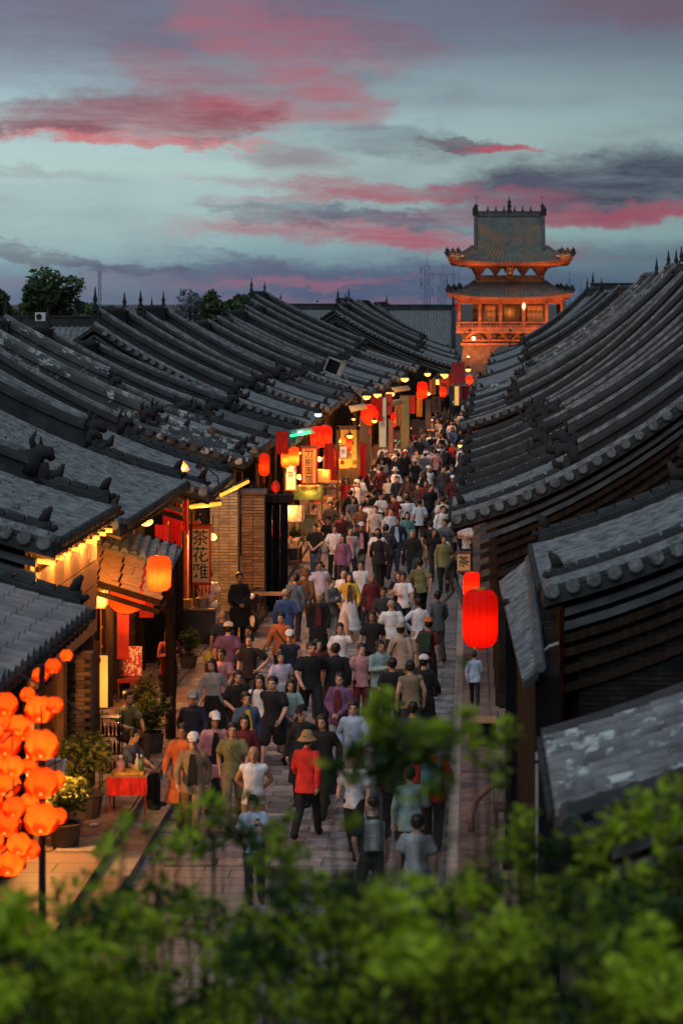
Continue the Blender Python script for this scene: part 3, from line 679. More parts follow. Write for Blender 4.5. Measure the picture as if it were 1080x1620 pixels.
    for i in range(n):
        for q in range(4): fs.append((4*i+q, 4*i+(q+1) % 4, 4*i+4+(q+1) % 4, 4*i+4+q))
    b.add(vs, fs); b.build('crown_roof', TT, T)
    b = MB()
    for i in range(28):
        x = -hx+.12+i*(2*hx-.24)/27
        b.tube([(x, -3.0*(1-t)-.03, z0+(z1-z0)*(.62*t+.38*t*t)+.03) for t in (0, .25, .5, .75, 1)], .07, 4, caps=False)
    b.build('roof_tiles', TT, T, stuff=True)
    for sx in (-1, 1):
        b = MB(); b.tube([(sx*(hx+.05), -3.1*(1-t)-.08, z0+(z1-z0)*(.62*t+.38*t*t)+.15) for t in (0, .25, .5, .75, 1)], .2, 6); b.build('hanging_ridge', TILE_D, T)
        b = MB(); b.tube([(sx*(hx-.2), -3.0, z0+.1), (sx*(hx+.25), -3.2, z0-.3)], [.2, .12], 6); b.build('ridge_foot', TILE_D, T)
        b = MB(); b.tube([(sx*hx, 0, z1), (sx*(hx+.12), 0, z1+.7), (sx*(hx-.05), 0, z1+1.2), (sx*(hx-.28), 0, z1+1.05)], [.42, .34, .2, .06], 7); b.tube([(sx*hx, 0, z1+.7), (sx*(hx+.3), 0, z1+.95)], [.12, .03], 5); b.build('ridge_dragon', BEAST, T)
        b = MB(); b.tube([(sx*(hx-.05), 0, z1+1.1), (sx*(hx-.05), 0, z1+2.1)], .025, 4)
        for a in (-.25, .25): b.tube([(sx*(hx-.05), 0, z1+2.0), (sx*(hx-.05)+a, 0, z1+2.15)], .02, 4)
        b.build('lightning_rod', IRON, T)
    b = MB(); b.box((0, 0, z1+.15), (2*hx, .45, .55)); b.box((0, 0, z1+.45), (2*hx+.1, .55, .1)); b.build('main_ridge', TILE_D, T)
    b = MB(); b.lathe([(.35, 0), (.3, .3), (.15, .45), (.28, .75), (.12, 1.0), (.22, 1.2), (.06, 1.5), (.03, 1.95), (0, 2.0)], (0, 0, z1+.3), 8); b.build('ridge_spire', BEAST, T, smooth=True)
    for x in (-2.4, -1.5, -.6, .6, 1.5, 2.4): b = MB(); b.lathe([(.1, 0), (.14, .2), (.05, .35), (.08, .5), (0, .65)], (x, 0, z1+.45), 6); b.build('ridge_figure', BEAST, T)
    # floodlights fixed to the tower
    def flood(x, y, z, e, rot, size=R(120), r=.25):
        b = MB(); b.box((x, y, z), (.35, .25, .25)); b.tube([(x, y, z-.1), (x, y+.2, z-.3)], .03, 4); b.build('floodlight', IRON, T)
        l = bpy.data.lights.new('floodlight_beam', 'SPOT'); l.energy = e; l.spot_size = size; l.spot_blend = .8; l.color = (1, .34, .1); l.shadow_soft_size = r
        o = bpy.data.objects.new('floodlight_beam', l); COL.objects.link(o); o.parent = T; o.location = (x, y-.3, z+.2); o.rotation_euler = rot
    for x in (-4.6, 4.6): flood(x, -8.6, zz(562), 1700, (R(118), 0, 0))
    for x in (-4.4, 0, 4.4): flood(x, -7.4, zb+.1, 170, (R(165), 0, 0), R(160))
    for x in (-3.5, 3.5): flood(x, -5.9, zz(447)+.4, 110, (R(165), 0, 0), R(160))
    for x in (-5.2, 5.2): flood(x, -6.4, zz(412)+.3, 230, (R(115), 0, R(25 if x < 0 else -25)), R(120))
    lamp(T, (-4.0, -5.2, zz(534)), 70, (1, .5, .15), .15); b = MB(); b.ball((-4.0, -5.2, zz(534)), .2, 8, 6); b.build('lamp_globe', glow('bulb_white', (1, .62, .3), 6), T)
    b = MB(); b.lathe([(.02, .4), (.14, .25), (.2, 0), (.14, -.25), (.02, -.4)], (1.5, -5.3, zz(484)), 8); b.build('hanging_lantern', glow('lantern_pale', (1, .55, .3), 2.5), T)
    for x in (-5.9, 7.0): b = MB(); b.lathe([(.05, .35), (.2, .2), (.24, 0), (.2, -.2), (.05, -.35)], (x, -5.6, zz(484)), 8); b.build('hanging_lantern', RED_CLOTH, T)
    lamp(T, (0, -4.3, zb+2.0), 40, (1, .45, .12), .2)
make_tower()

# ------------------------------------------------------------------ masts, far trees
def mast(px, top, bot, d, w, label, arms=True):
    a = PX(px, top, d); T = thing('antenna_mast', label, 'mast', (a.x, d, 0), group='antenna masts on the skyline'); m = mat('mast_steel', (.2, .26, .32), .5, .1, 3, 0)
    zt = a.z; b = MB(); w = w*d/F/2
    for sx in (-1, 1):
        for sy in (-1, 1): b.tube([(sx*w, sy*w, 0), (sx*w*.6, sy*w*.6, zt)], .045, 4)
    b.build('mast_leg', m, T); b = MB(); n = int(zt/1.0)
    for i in range(n):
        z0, z1 = i*zt/n, (i+1)*zt/n; s = 1 if i % 2 else -1; ww = w*(1-.4*i/n)
        b.tube([(-s*ww, -ww, z0), (s*ww, -ww, z1)], .03, 3); b.tube([(-ww, -ww, z1), (ww, -ww, z1)], .03, 3); b.tube([(ww, -s*ww, z0), (ww, s*ww, z1)], .03, 3)
    b.build('bracing', m, T)
    if arms:
        for i in range(5): b = MB(); b.box((random.choice((-1, 1))*(w+.25), -w, zt-.6-i*.75), (.22, .14, .9)); b.build('antenna_panel', m, T)
    b = MB(); b.tube([(0, 0, zt), (0, 0, zt+1.5)], .03, 4); b.build('lightning_rod', m, T)
mast(675, 420, 480, 300, 12, 'lattice mast left of the tower with stacked antenna panels')
mast(700, 434, 480, 310, 8, 'thinner lattice mast between the panelled mast and the tower')
mast(717, 434, 480, 305, 5, 'slim mast closest to the tower on its left side', False)
mast(158, 430, 490, 330, 5, 'lone faint mast above the left trees', False)
mast(918, 455, 500, 320, 6, 'slim mast right of the tower above the distant wall')
mast(900, 440, 500, 330, 3, 'thin pole mast close to the right side of the tower', False)
b = MB(); p = PX(700, 434, 310); b.box((p.x, 308, p.z), (4.5, .1, .1)); b.tube([(p.x-2.2, 308, 0), (p.x-2.2, 308, p.z)], .06, 4); b.tube([(p.x+2.2, 308, 0), (p.x+2.2, 308, p.z)], .06, 4)
tag(b.build('sign_gantry', mat('mast_steel', (.2, .26, .32))), 'flat-topped steel frame joining the masts left of the tower', 'gantry')

def leafmat(name, c1, c2, trans=.35):
    m = bpy.data.materials.new(name); m.use_nodes = True; nt = m.node_tree; L = nt.links; b = nt.nodes['Principled BSDF']; b.inputs['Roughness'].default_value = .55
    g = nt.nodes.new('ShaderNodeNewGeometry'); r = nt.nodes.new('ShaderNodeValToRGB'); L.new(g.outputs['Random Per Island'], r.inputs[0])
    n = nt.nodes.new('ShaderNodeTexNoise'); n.inputs['Scale'].default_value = 2.2; tc = nt.nodes.new('ShaderNodeTexCoord'); L.new(tc.outputs['Object'], n.inputs[0])
    a = nt.nodes.new('ShaderNodeMath'); a.operation = 'MULTIPLY_ADD'; L.new(n.outputs['Fac'], a.inputs[0]); a.inputs[1].default_value = 3.4; a.inputs[2].default_value = -1.55
    s = nt.nodes.new('ShaderNodeMath'); s.operation = 'ADD'; L.new(a.outputs[0], s.inputs[0]); mm = nt.nodes.new('ShaderNodeMath'); mm.operation = 'MULTIPLY'; mm.inputs[1].default_value = .7; L.new(g.outputs['Random Per Island'], mm.inputs[0]); L.new(mm.outputs[0], s.inputs[1])
    L.new(s.outputs[0], r.inputs[0]); r.color_ramp.elements[0].position = .1; r.color_ramp.elements[1].position = 1
    r.color_ramp.elements[0].color = (*c1, 1); r.color_ramp.elements[1].color = (*c2, 1); L.new(r.outputs[0], b.inputs['Base Color'])
    tr = nt.nodes.new('ShaderNodeBsdfTranslucent'); L.new(r.outputs[0], tr.inputs[0]); ms = nt.nodes.new('ShaderNodeMixShader'); ms.inputs[0].default_value = trans
    L.new(b.outputs[0], ms.inputs[1]); L.new(tr.outputs[0], ms.inputs[2]); L.new(ms.outputs[0], nt.nodes['Material Output'].inputs[0])
    MATS[name] = m; return m
LEAF_FAR = leafmat('far_leaf', (.03, .06, .03), (.14, .22, .08)); LEAF_N = leafmat('near_leaf', (.014, .055, .008), (.52, .7, .03), .45); LEAF_P = leafmat('potted_leaf', (.03, .06, .01), (.22, .24, .05), .3)
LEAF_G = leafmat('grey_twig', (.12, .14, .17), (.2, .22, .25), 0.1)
BARK = mat('bark', (.05, .035, .025), .9, .3, 6, .5, stretch=(4, 4, 1))

def leaves(clumps, size, aspect=.5, rnd=np.random):
    """clumps: (cx,cy,cz, rx,ry,rz, n) -> MB of folded leaf quads"""
    V = []; Fc = []
    for cx, cy, cz, rx, ry, rz, n in clumps:
        n = int(n); u = rnd.normal(size=(n, 3)); u /= np.linalg.norm(u, axis=1)[:, None]; rr = rnd.uniform(.25, 1, size=(n, 1))**.5
        p = u*rr*np.array([rx, ry, rz])+np.array([cx, cy, cz]); a = rnd.normal(size=(n, 3)); a[:, 2] *= .6; a /= np.linalg.norm(a, axis=1)[:, None]
        b = rnd.normal(size=(n, 3)); b -= (b*a).sum(1)[:, None]*a; b /= np.linalg.norm(b, axis=1)[:, None]
        s = size*rnd.uniform(.6, 1.35, size=(n, 1)); nn = np.cross(a, b)
        q = np.stack([p-a*s*.5, p+b*s*aspect*.5+nn*s*.08, p+a*s*.5, p-b*s*aspect*.5+nn*s*.08], 1).reshape(-1, 3)
        o = len(V); V += q.tolist(); Fc += [(o+4*i, o+4*i+1, o+4*i+2, o+4*i+3) for i in range(n)]
    m = MB(); m.v = [tuple(v) for v in V]; m.f = Fc; return m

def tree(name, label, base, clumps, size, lm, group, trunk_r=.12, cat='tree', twigs=2, aspect=.5):
    """clumps in world coordinates"""
    T = thing(name, label, cat, base, group=group); bx, by, bz = base
    loc = [(c[0]-bx, c[1]-by, c[2]-bz, *c[3:]) for c in clumps]
    top = max(c[2] for c in loc); cx = sum(c[0] for c in loc)/len(loc); cy = sum(c[1] for c in loc)/len(loc)
    b = MB(); fork = Vector((cx*.4, cy*.4, top*.5)); b.tube([(0, 0, -.1), (cx*.15+.04, cy*.15, top*.25), fork], [trunk_r, trunk_r*.8, trunk_r*.6], 8); b.build('trunk', BARK, T, smooth=True)
    b = MB()
    for c in loc:
        e = Vector(c[:3]); mid = fork.lerp(e, .5)+Vector((random.uniform(-.1, .1), random.uniform(-.1, .1), .05))*top*.3; b.tube([fork, mid, e], [trunk_r*.5, trunk_r*.28, trunk_r*.1], 6)
        for _ in range(twigs):
            q = e+Vector((random.uniform(-1, 1)*c[3], random.uniform(-1, 1)*c[4], random.uniform(.1, 1)*c[5])); b.tube([mid.lerp(e, .6), q], [trunk_r*.12, trunk_r*.04], 4)
    b.build('limbs', BARK, T)
    leaves(loc, size, aspect).build('crown', lm, T, fix=False)
    return T
def skyline_tree(px, py, rx, ry, d, label, lm=LEAF_FAR, dens=1.0, size=.5, n=9):
    k = d/F; c = PX(px, py, d); cl = []
    for i in range(n):
        a = random.uniform(0, 6.28); r = random.uniform(.15, .85); s = random.uniform(.3, .5)
        cl.append((c.x+math.cos(a)*r*rx*k, d+random.uniform(-1, 1)*rx*k, c.z+math.sin(a)*r*ry*k, s*rx*k, s*rx*k, s*ry*k, int(170*dens)))
    tree('skyline_tree', label, (c.x, d, 0), cl, size, lm, 'trees on the skyline', .28)
skyline_tree(68, 476, 62, 44, 150, 'broad green tree at the left edge of the skyline', dens=1.3, n=13)
skyline_tree(2, 485, 26, 34, 155, 'tree cut by the left frame edge, beside the broad green one')
skyline_tree(150, 500, 50, 20, 165, 'low bushy tree right of the broad green one')
skyline_tree(342, 490, 30, 28, 180, 'rounded green tree behind the mid left roofs, left one of the close pair')
skyline_tree(385, 480, 28, 26, 175, 'rounded green tree behind the mid left roofs, right one of the close pair')
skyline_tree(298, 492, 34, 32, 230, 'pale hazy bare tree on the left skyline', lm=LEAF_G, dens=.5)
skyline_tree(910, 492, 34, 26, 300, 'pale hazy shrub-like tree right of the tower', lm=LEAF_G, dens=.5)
# ------------------------------------------------------------------ people
def cap(b, pts, rad, n=10, ell=None): b.tube(pts, rad, n, cap_round=True, ell=ell)
def pose(name):
    """joints of a 1.70 m figure facing -y"""
    J = dict(pel=(0, 0, .93), che=(0, 0, 1.27), nek=(0, .005, 1.45), hed=(0, -.02, 1.578), tilt=0)
    for s, t in ((-1, 'l'), (1, 'r')):
        J['sh'+t] = (s*.158, .005, 1.372); J['el'+t] = (s*.235, .03, 1.12); J['wr'+t] = (s*.235, -.05, .88)
        J['hp'+t] = (s*.09, 0, .91); J['kn'+t] = (s*.095, -.015, .49); J['an'+t] = (s*.095, .02, .08); J['toe'+t] = -.14
    if name in ('walk_a', 'walk_b'):
        f, k = ('l', 'r') if name == 'walk_a' else ('r', 'l'); sf = -1 if f == 'l' else 1
        J['kn'+f] = (sf*.09, -.2, .52); J['an'+f] = (sf*.085, -.3, .12); J['kn'+k] = (-sf*.09, .06, .5); J['an'+k] = (-sf*.085, .36, .16)
        J['el'+f] = (sf*.24, .14, 1.14); J['wr'+f] = (sf*.22, .12, .9); J['el'+k] = (-sf*.24, -.08, 1.13); J['wr'+k] = (-sf*.21, -.26, .97)
    if name == 'stand_wide':
        for s, t in ((-1, 'l'), (1, 'r')): J['kn'+t] = (s*.14, -.02, .49); J['an'+t] = (s*.16, .02, .08)
    if name == 'crossed':
        for s, t in ((-1, 'l'), (1, 'r')): J['el'+t] = (s*.23, -.08, 1.14); J['wr'+t] = (-s*.04, -.24, 1.17+.03*s)
    if name == 'phone':
        J['elr'] = (.22, -.06, 1.14); J['wrr'] = (.06, -.27, 1.3); J['ell'] = (-.22, -.04, 1.13); J['wrl'] = (-.03, -.24, 1.18); J['tilt'] = .25
    if name == 'back':
        for s, t in ((-1, 'l'), (1, 'r')): J['el'+t] = (s*.27, .13, 1.14); J['wr'+t] = (s*.07, .2, .95)
    if name == 'wave': J['elr'] = (.3, -.1, 1.3); J['wrr'] = (.2, -.22, 1.52); J['knl'] = (-.09, -.12, .5); J['anl'] = (-.09, -.12, .1)
    if name == 'look':
        J['hed'] = (.02, -.03, 1.57); J['che'] = (.03, 0, 1.27); J['shl'] = (-.13, .05, 1.36); J['shr'] = (.19, -.03, 1.375); J['elr'] = (.26, .06, 1.12); J['wrr'] = (.2, .0, .9); J['knr'] = (.12, -.1, .5); J['anr'] = (.13, -.05, .09)
    if name == 'carry': J['ell'] = (-.25, .02, 1.13); J['wrl'] = (-.2, -.25, 1.08); J['knr'] = (.09, -.16, .52); J['anr'] = (.09, -.22, .1); J['anl'] = (-.09, .25, .13); J['knl'] = (-.09, .04, .5)
    if name == 'hip': J['elr'] = (.38, .06, 1.18); J['wrr'] = (.2, -.02, 1.0)
    if name == 'front':
        for s, t in ((-1, 'l'), (1, 'r')): J['el'+t] = (s*.24, 0, 1.13); J['wr'+t] = (s*.06, -.18, .97)
    if name == 'sit':
        J['pel'] = (0, 0, .52); J['che'] = (0, -.04, .86); J['nek'] = (0, -.07, 1.04); J['hed'] = (0, -.11, 1.17); J['tilt'] = .3
        for s, t in ((-1, 'l'), (1, 'r')):
            J['sh'+t] = (s*.158, -.05, .965); J['el'+t] = (s*.25, -.16, .74); J['wr'+t] = (s*.12, -.38, .66)
            J['hp'+t] = (s*.1, -.02, .5); J['kn'+t] = (s*.13, -.45, .5); J['an'+t] = (s*.12, -.46, .09)
    return {k: (Vector(v) if isinstance(v, tuple) else v) for k, v in J.items()}
def torso(b, J, ex=0.0, low=None, hipw=0):
    p, c, n = J['pel'], J['che'], J['nek']
    lo = p+Vector((0, 0, -.04)) if low is None else p+Vector((0, 0, low))
    b.tube([lo, p+Vector((0, 0, .06)), p.lerp(c, .45), c, c.lerp(n, .55), n+Vector((0, 0, -.035)), n],
           [.15+ex*.8+hipw, .147+ex*.8, .13+ex*.8, .155+ex*.7, .152+ex*.7, .105+ex*.6, .056+ex*.3], 14, ell=(1, .68))
def arm(b, J, t, ex=0.0, upto=2.0):
    s, e, w = J['sh'+t], J['el'+t], J['wr'+t]
    if upto >= 2: cap(b, [s, s.lerp(e, .5), e, e.lerp(w, .4), w], [.052+ex*.55, .047+ex*.8, .04+ex*.9, .039+ex, .028+ex])
    else: cap(b, [s, s.lerp(e, upto)], [.056+ex*.4, .053+ex*1.3])
def leg(b, J, t, ex=0.0, upto=2.0):
    h, k, a = J['hp'+t], J['kn'+t], J['an'+t]
    if upto >= 2: cap(b, [h, h.lerp(k, .5), k, k.lerp(a, .35), a], [.078+ex, .073+ex, .055+ex, .054+ex, .036+ex*1.5])
    elif upto > 1: cap(b, [h, h.lerp(k, .5), k, k.lerp(a, upto-1)], [.09+ex, .08+ex, .062+ex, .06+ex*1.3])
    else: cap(b, [h, h.lerp(k, upto)], [.09+ex, .08+ex*1.4])
def body_mb(J):
    b = MB(); torso(b, J); h = J['hed']; cap(b, [J['nek']+Vector((0, 0, -.04)), h+Vector((0, .02, -.06))], [.055, .05])
    b.ball(h+Vector((0, .012, .025)), (.079, .095, .094), 14, 10); b.ball(h+Vector((0, -.02, -.045)), (.062, .07, .072), 12, 8)
    cap(b, [h+Vector((0, -.084, .02)), h+Vector((0, -.1, -.015))], [.012, .016], 8)
    b.ball(h+Vector((0, -.08, -.06)), (.025, .014, .012), 8, 5)
    for s in (-1, 1): b.ball(h+Vector((s*.077, .005, -.01)), (.014, .022, .033), 8, 6); b.ball(h+Vector((s*.036, -.068, .03)), (.024, .014, .012), 8, 5)
    for t in 'lr': arm(b, J, t); leg(b, J, t)
    for t in 'lr':
        w, e = J['wr'+t], J['el'+t]; d = (w-e).normalized(); cap(b, [w, w+d*.07], [.03, .034], 8)
    return b
def fingers(b, J):
    for s, t in ((-1, 'l'), (1, 'r')):
        w, e = J['wr'+t], J['el'+t]; d = (w-e).normalized(); sd = d.cross(Vector((s, 0, 0))); sd = sd.normalized() if sd.length > .2 else Vector((0, 1, 0)); inw = Vector((-s, 0, 0)); inw = (inw-d*inw.dot(d)).normalized()
        for k, L_ in enumerate((.06, .075, .07, .055)):
            r0 = w+d*.085+sd*(.03-.02*k); m = r0+d*L_*.55+inw*.008; b.tube([r0, m, m+d*L_*.35+inw*.025], [.0095, .009, .006], 6)
        r0 = w+d*.035+sd*.03; b.tube([r0, r0+sd*.025+d*.03+inw*.01, r0+sd*.025+d*.06+inw*.022], [.012, .011, .008], 6)
def shoes_mb(J):
    b = MB()
    for t in 'lr': a = J['an'+t]; b.ball((a.x, a.y-.06, a.z-.035), (.046, .125, .045), 10, 6); b.ball((a.x, a.y+.01, a.z), (.042, .055, .05), 8, 5)
    return b
def hair_mb(J, kind):
    h = J['hed']; b = MB(); 
    b.ball(h+Vector((0, .022, .05)), (.088, .098, .088), 14, 9)
    for s in (-1, 1): b.ball(h+Vector((s*.062, .015, .02)), (.028, .06, .055), 10, 7)
    if kind == 'long':
        b.tube([h+Vector((0, .045, .06)), h+Vector((0, .075, -.06)), h+Vector((0, .085, -.2)), h+Vector((0, .08, -.3))], [.08, .085, .085, .04], 10, ell=(1.05, .55))
        for s in (-1, 1): cap(b, [h+Vector((s*.07, .0, .03)), h+Vector((s*.078, .01, -.09)), h+Vector((s*.07, .02, -.17))], [.026, .03, .015], 8)
    if kind == 'bun': b.ball(h+Vector((0, .1, .08)), .045, 8, 6)
    if kind == 'short': b.ball(h+Vector((0, .045, .0)), (.078, .07, .07), 10, 7)
    return b
def hat_mb(J, kind):
    h = J['hed']; b = MB()
    if kind == 'cap':
        b.lathe([(.0, .12), (.05, .112), (.088, .08), (.1, .03), (.1, .015), (.092, .015)], h+Vector((0, .015, .042)), 16)
        b.box(h+Vector((0, -.125, .062)), (.13, .1, .012), rx=.15, taper=.9)
    else:
        b.lathe([(.0, .125), (.06, .115), (.09, .07), (.098, .02), (.15, -.025), (.16, -.045), (.152, -.047), (.09, .0)], h+Vector((0, .015, .05)), 16)
    return b
POSES = ['wave', 'look', 'carry', 'stand', 'stand_wide', 'walk_a', 'walk_b', 'crossed', 'phone', 'back', 'hip', 'front', 'sit']
PM = {}
def build_people_meshes():
    jobs = []
    def job(key, b, vox, extra=None):
        me = b.mesh('raw'); o = bpy.data.objects.new('raw', me); COL.objects.link(o)
        m = o.modifiers.new('r', 'REMESH'); m.mode = 'VOXEL'; m.voxel_size = vox
        s = o.modifiers.new('s', 'SMOOTH'); s.iterations = 3; s.factor = .5
        jobs.append((key, o, extra))
    for p in POSES:
        J = pose(p); b = body_mb(J); ex = MB(); fingers(ex, J); job((p, 'body'), b, .0125, ex)
        b = MB(); torso(b, J, .02, low=-.12 if p != 'sit' else -.02, hipw=.026); [arm(b, J, t, .02, .62) for t in 'lr']; job((p, 'tee'), b, .018)
        b = MB(); torso(b, J, .034, low=-.17 if p != 'sit' else -.04, hipw=.034); [arm(b, J, t, .022) for t in 'lr']; b.tube([J['nek']+Vector((0, .01, -.05)), J['nek']+Vector((0, .0, .02))], [.08, .062], 10); job((p, 'jacket'), b, .018)
        b = MB(); torso(b, J, .022, low=-.12 if p != 'sit' else -.02, hipw=.026); [cap(b, [J['sh'+t], J['sh'+t]*.9+J['el'+t]*.1], [.06, .06]) for t in 'lr']; job((p, 'vest'), b, .018)
        hp = J['pel']
        def hips(b): b.tube([hp+Vector((0, 0, .09)), hp+Vector((0, 0, -.0)), hp+Vector((0, 0, -.08))], [.145, .166, .15], 12, ell=(1, .68))
        b = MB(); hips(b); [leg(b, J, t, .018) for t in 'lr']; job((p, 'trousers'), b, .018)
        b = MB(); hips(b); [leg(b, J, t, .022, .9) for t in 'lr']; job((p, 'shorts'), b, .018)
        if p != 'sit':
            b = MB(); st = .14 if p.startswith('walk') else .03
            b.tube([hp+Vector((0, 0, .09)), hp+Vector((0, 0, -.05)), hp+Vector((0, 0, -.35)), hp+Vector((0, 0, -.66))], [.16, .19, .21+st*.3, .24+st*.6], 14, ell=(1, .85)); job((p, 'skirt'), b, .02)
            b = MB(); torso(b, J, .036, low=-.2, hipw=.04); [arm(b, J, t, .024) for t in 'lr']
            b.tube([hp+Vector((0, 0, -.05)), hp+Vector((0, 0, -.3)), hp+Vector((0, 0, -.52))], [.215, .225, .24+st*.4], 14, ell=(1, .8)); job((p, 'coat'), b, .02)
    for pz in ('stand', 'sit', 'phone'):
        J = pose(pz)
        for k in ('short', 'long', 'bun'): PM[(pz, 'hair_'+k)] = hair_mb(J, k).mesh('hair', True)
        for k in ('cap', 'bucket'): PM[(pz, 'hat_'+k)] = hat_mb(J, k).mesh('hat', True)
        e = MB(); h = J['hed']
        for s in (-1, 1): e.ball(h+Vector((s*.033, -.081, .012)), (.011, .006, .005), 8, 5); e.box(h+Vector((s*.035, -.084, .034)), (.03, .006, .004))
        PM[(pz, 'eyes')] = e.mesh('eyes', True)
    for p in POSES: PM[(p, 'shoes')] = shoes_mb(pose(p)).mesh('shoes', True)
    dg = bpy.context.evaluated_depsgraph_get(); dg.update()
    for key, o, ex in jobs:
        me = bpy.data.meshes.new_from_object(o.evaluated_get(dg)); me.name = key[1]
        if ex:
            bm = bmesh.new(); bm.from_mesh(me); m2 = ex.mesh('x'); bm.from_mesh(m2); bm.to_mesh(me); bm.free()
        me.shade_smooth(); me.materials.clear(); PM[key] = me
    for key, o, ex in jobs: bpy.data.objects.remove(o)
build_people_meshes()
# carried things
b = MB(); b.box((0, .19, 1.2), (.27, .14, .38)); b.box((0, .27, 1.13), (.2, .05, .2)); b.ball((0, .19, 1.38), (.13, .07, .05), 10, 5)
for s in (-1, 1): b.tube([(s*.1, .14, 1.38), (s*.11, .0, 1.475), (s*.12, -.12, 1.36), (s*.13, -.12, 1.18)], .016, 6)
PACK = b.mesh('backpack'); 
b = MB(); b.box((.27, .03, .86), (.1, .26, .24), taper=.9); b.tube([(.24, .1, .98), (.1, .12, 1.3), (-.12, .02, 1.46), (-.05, -.13, 1.3), (.2, -.08, .98)], .012, 6); SLING = b.mesh('shoulder_bag')
b = MB(); b.box((0, 0, 0), (.07, .012, .14)); PHONE = b.mesh('phone')
SKIN = [mat('skin_%s' % n, c, .55, .12, 8, .05) for n, c in (('light', (.62, .38, .26)), ('mid', (.55, .32, .21)), ('tan', (.42, .23, .14)))]
HAIRM = mat('black_hair', (.012, .01, .01), .45, .3, 20, .3, 60); GREYH = mat('grey_hair', (.2, .2, .2), .6, .3, 20, .2); EYEM = mat('eye_dark', (.02, .015, .012), .3, .1, 5, 0)
CC = {'black': (.012, .012, .014), 'white': (.8, .8, .82), 'navy': (.02, .025, .05), 'grey': (.13, .14, .15), 'light grey': (.34, .36, .38), 'beige': (.42, .33, .25), 'khaki': (.25, .19, .11), 'red': (.62, .03, .02), 'dark red': (.12, .015, .018),
      'light blue': (.42, .54, .7), 'blue': (.06, .12, .3), 'denim blue': (.07, .12, .2), 'pink': (.55, .26, .27), 'orange': (.62, .16, .04), 'yellow': (.6, .4, .05), 'olive': (.2, .2, .08), 'green': (.05, .14, .07), 'teal': (.1, .26, .26),
      'purple': (.16, .08, .17), 'brown': (.11, .06, .035), 'cream': (.72, .62, .48), 'pale teal': (.28, .4, .38), 'tan': (.4, .24, .12), 'charcoal': (.04, .042, .048), 'lavender': (.6, .54, .68), 'dark green': (.02, .05, .035)}
def cloth(c): return mat('cloth_'+c.replace(' ', '_'), CC[c], .9, .3, 6, .8, 9)
def hk(p): return 'sit' if p == 'sit' else 'stand'
COUNT = [0]
def person(x, y, z, face, p, top, topc, bot, botc, label, hair='short', hat=None, hatc='white', bag=None, bagc='black', h=1.0, group=None, near=True, inner=None, hairm=None, width=1.0, shoec='black', cat='person', bald=False):
    p = {'stand': random.choice(['stand', 'look', 'carry', 'walk_b', 'stand'])}.get(p, p)
    T = thing('person', label, cat, (x, y, z), face, group); T.rotation_euler = (random.uniform(-.03, .03), random.uniform(-.035, .035), face); T.scale = (h*width, h*width, h)
    inst(PM[(p, 'body')], 'body', random.choice(SKIN), T)
    inst(PM[(p, top)], {'tee': 'shirt', 'jacket': 'jacket', 'vest': 'vest', 'coat': 'coat'}[top], cloth(topc), T)
    if bot: inst(PM[(p, bot)], bot, cloth(botc), T)
    inst(PM[(p, 'shoes')], 'shoes', cloth(shoec), T)
    k = hk(p)
    if hair: inst(PM[(k, 'hair_'+hair)], 'hair', hairm or HAIRM, T)
    if hat: inst(PM[(k, 'hat_'+hat)], 'hat', cloth(hatc), T)
    if near and k in ('stand', 'sit'): inst(PM[(k, 'eyes')], 'eyes', EYEM, T)
    if inner and p != 'sit':
        b = MB(); b.poly([(-.035, 1.4), (.035, 1.4), (.075, 1.2), (.085, .93), (-.07, .9), (-.06, 1.2)], -.139, -.08); b.build('shirt_front', cloth(inner), T)
    if bag == 'pack': inst(PACK, 'backpack', cloth(bagc), T)
    if bag == 'sling': inst(SLING, 'shoulder_bag', cloth(bagc), T)
    if p == 'phone': inst(PHONE, 'phone', IRON, T, (.02, -.3, 1.33), rot=(.5, 0, 0))
    COUNT[0] += 1
    return T
def by_head(px, py, face, p, top, topc, bot, botc, label, h=1.0, z=0.0, **k):
    """py = top of the head in the photograph"""
    H = (1.70 if p != 'sit' else 1.28)*h+z; d = F*(HC-H)/(py-470); x = (px-745)*d/F
    if p in ('walk_a', 'walk_b') and False: pass
    return person(x, d, z, (0 if face == 'F' else math.pi if face == 'B' else face), p, top, topc, bot, botc, label, h=h, **k)
B_, F_ = 'B', 'F'
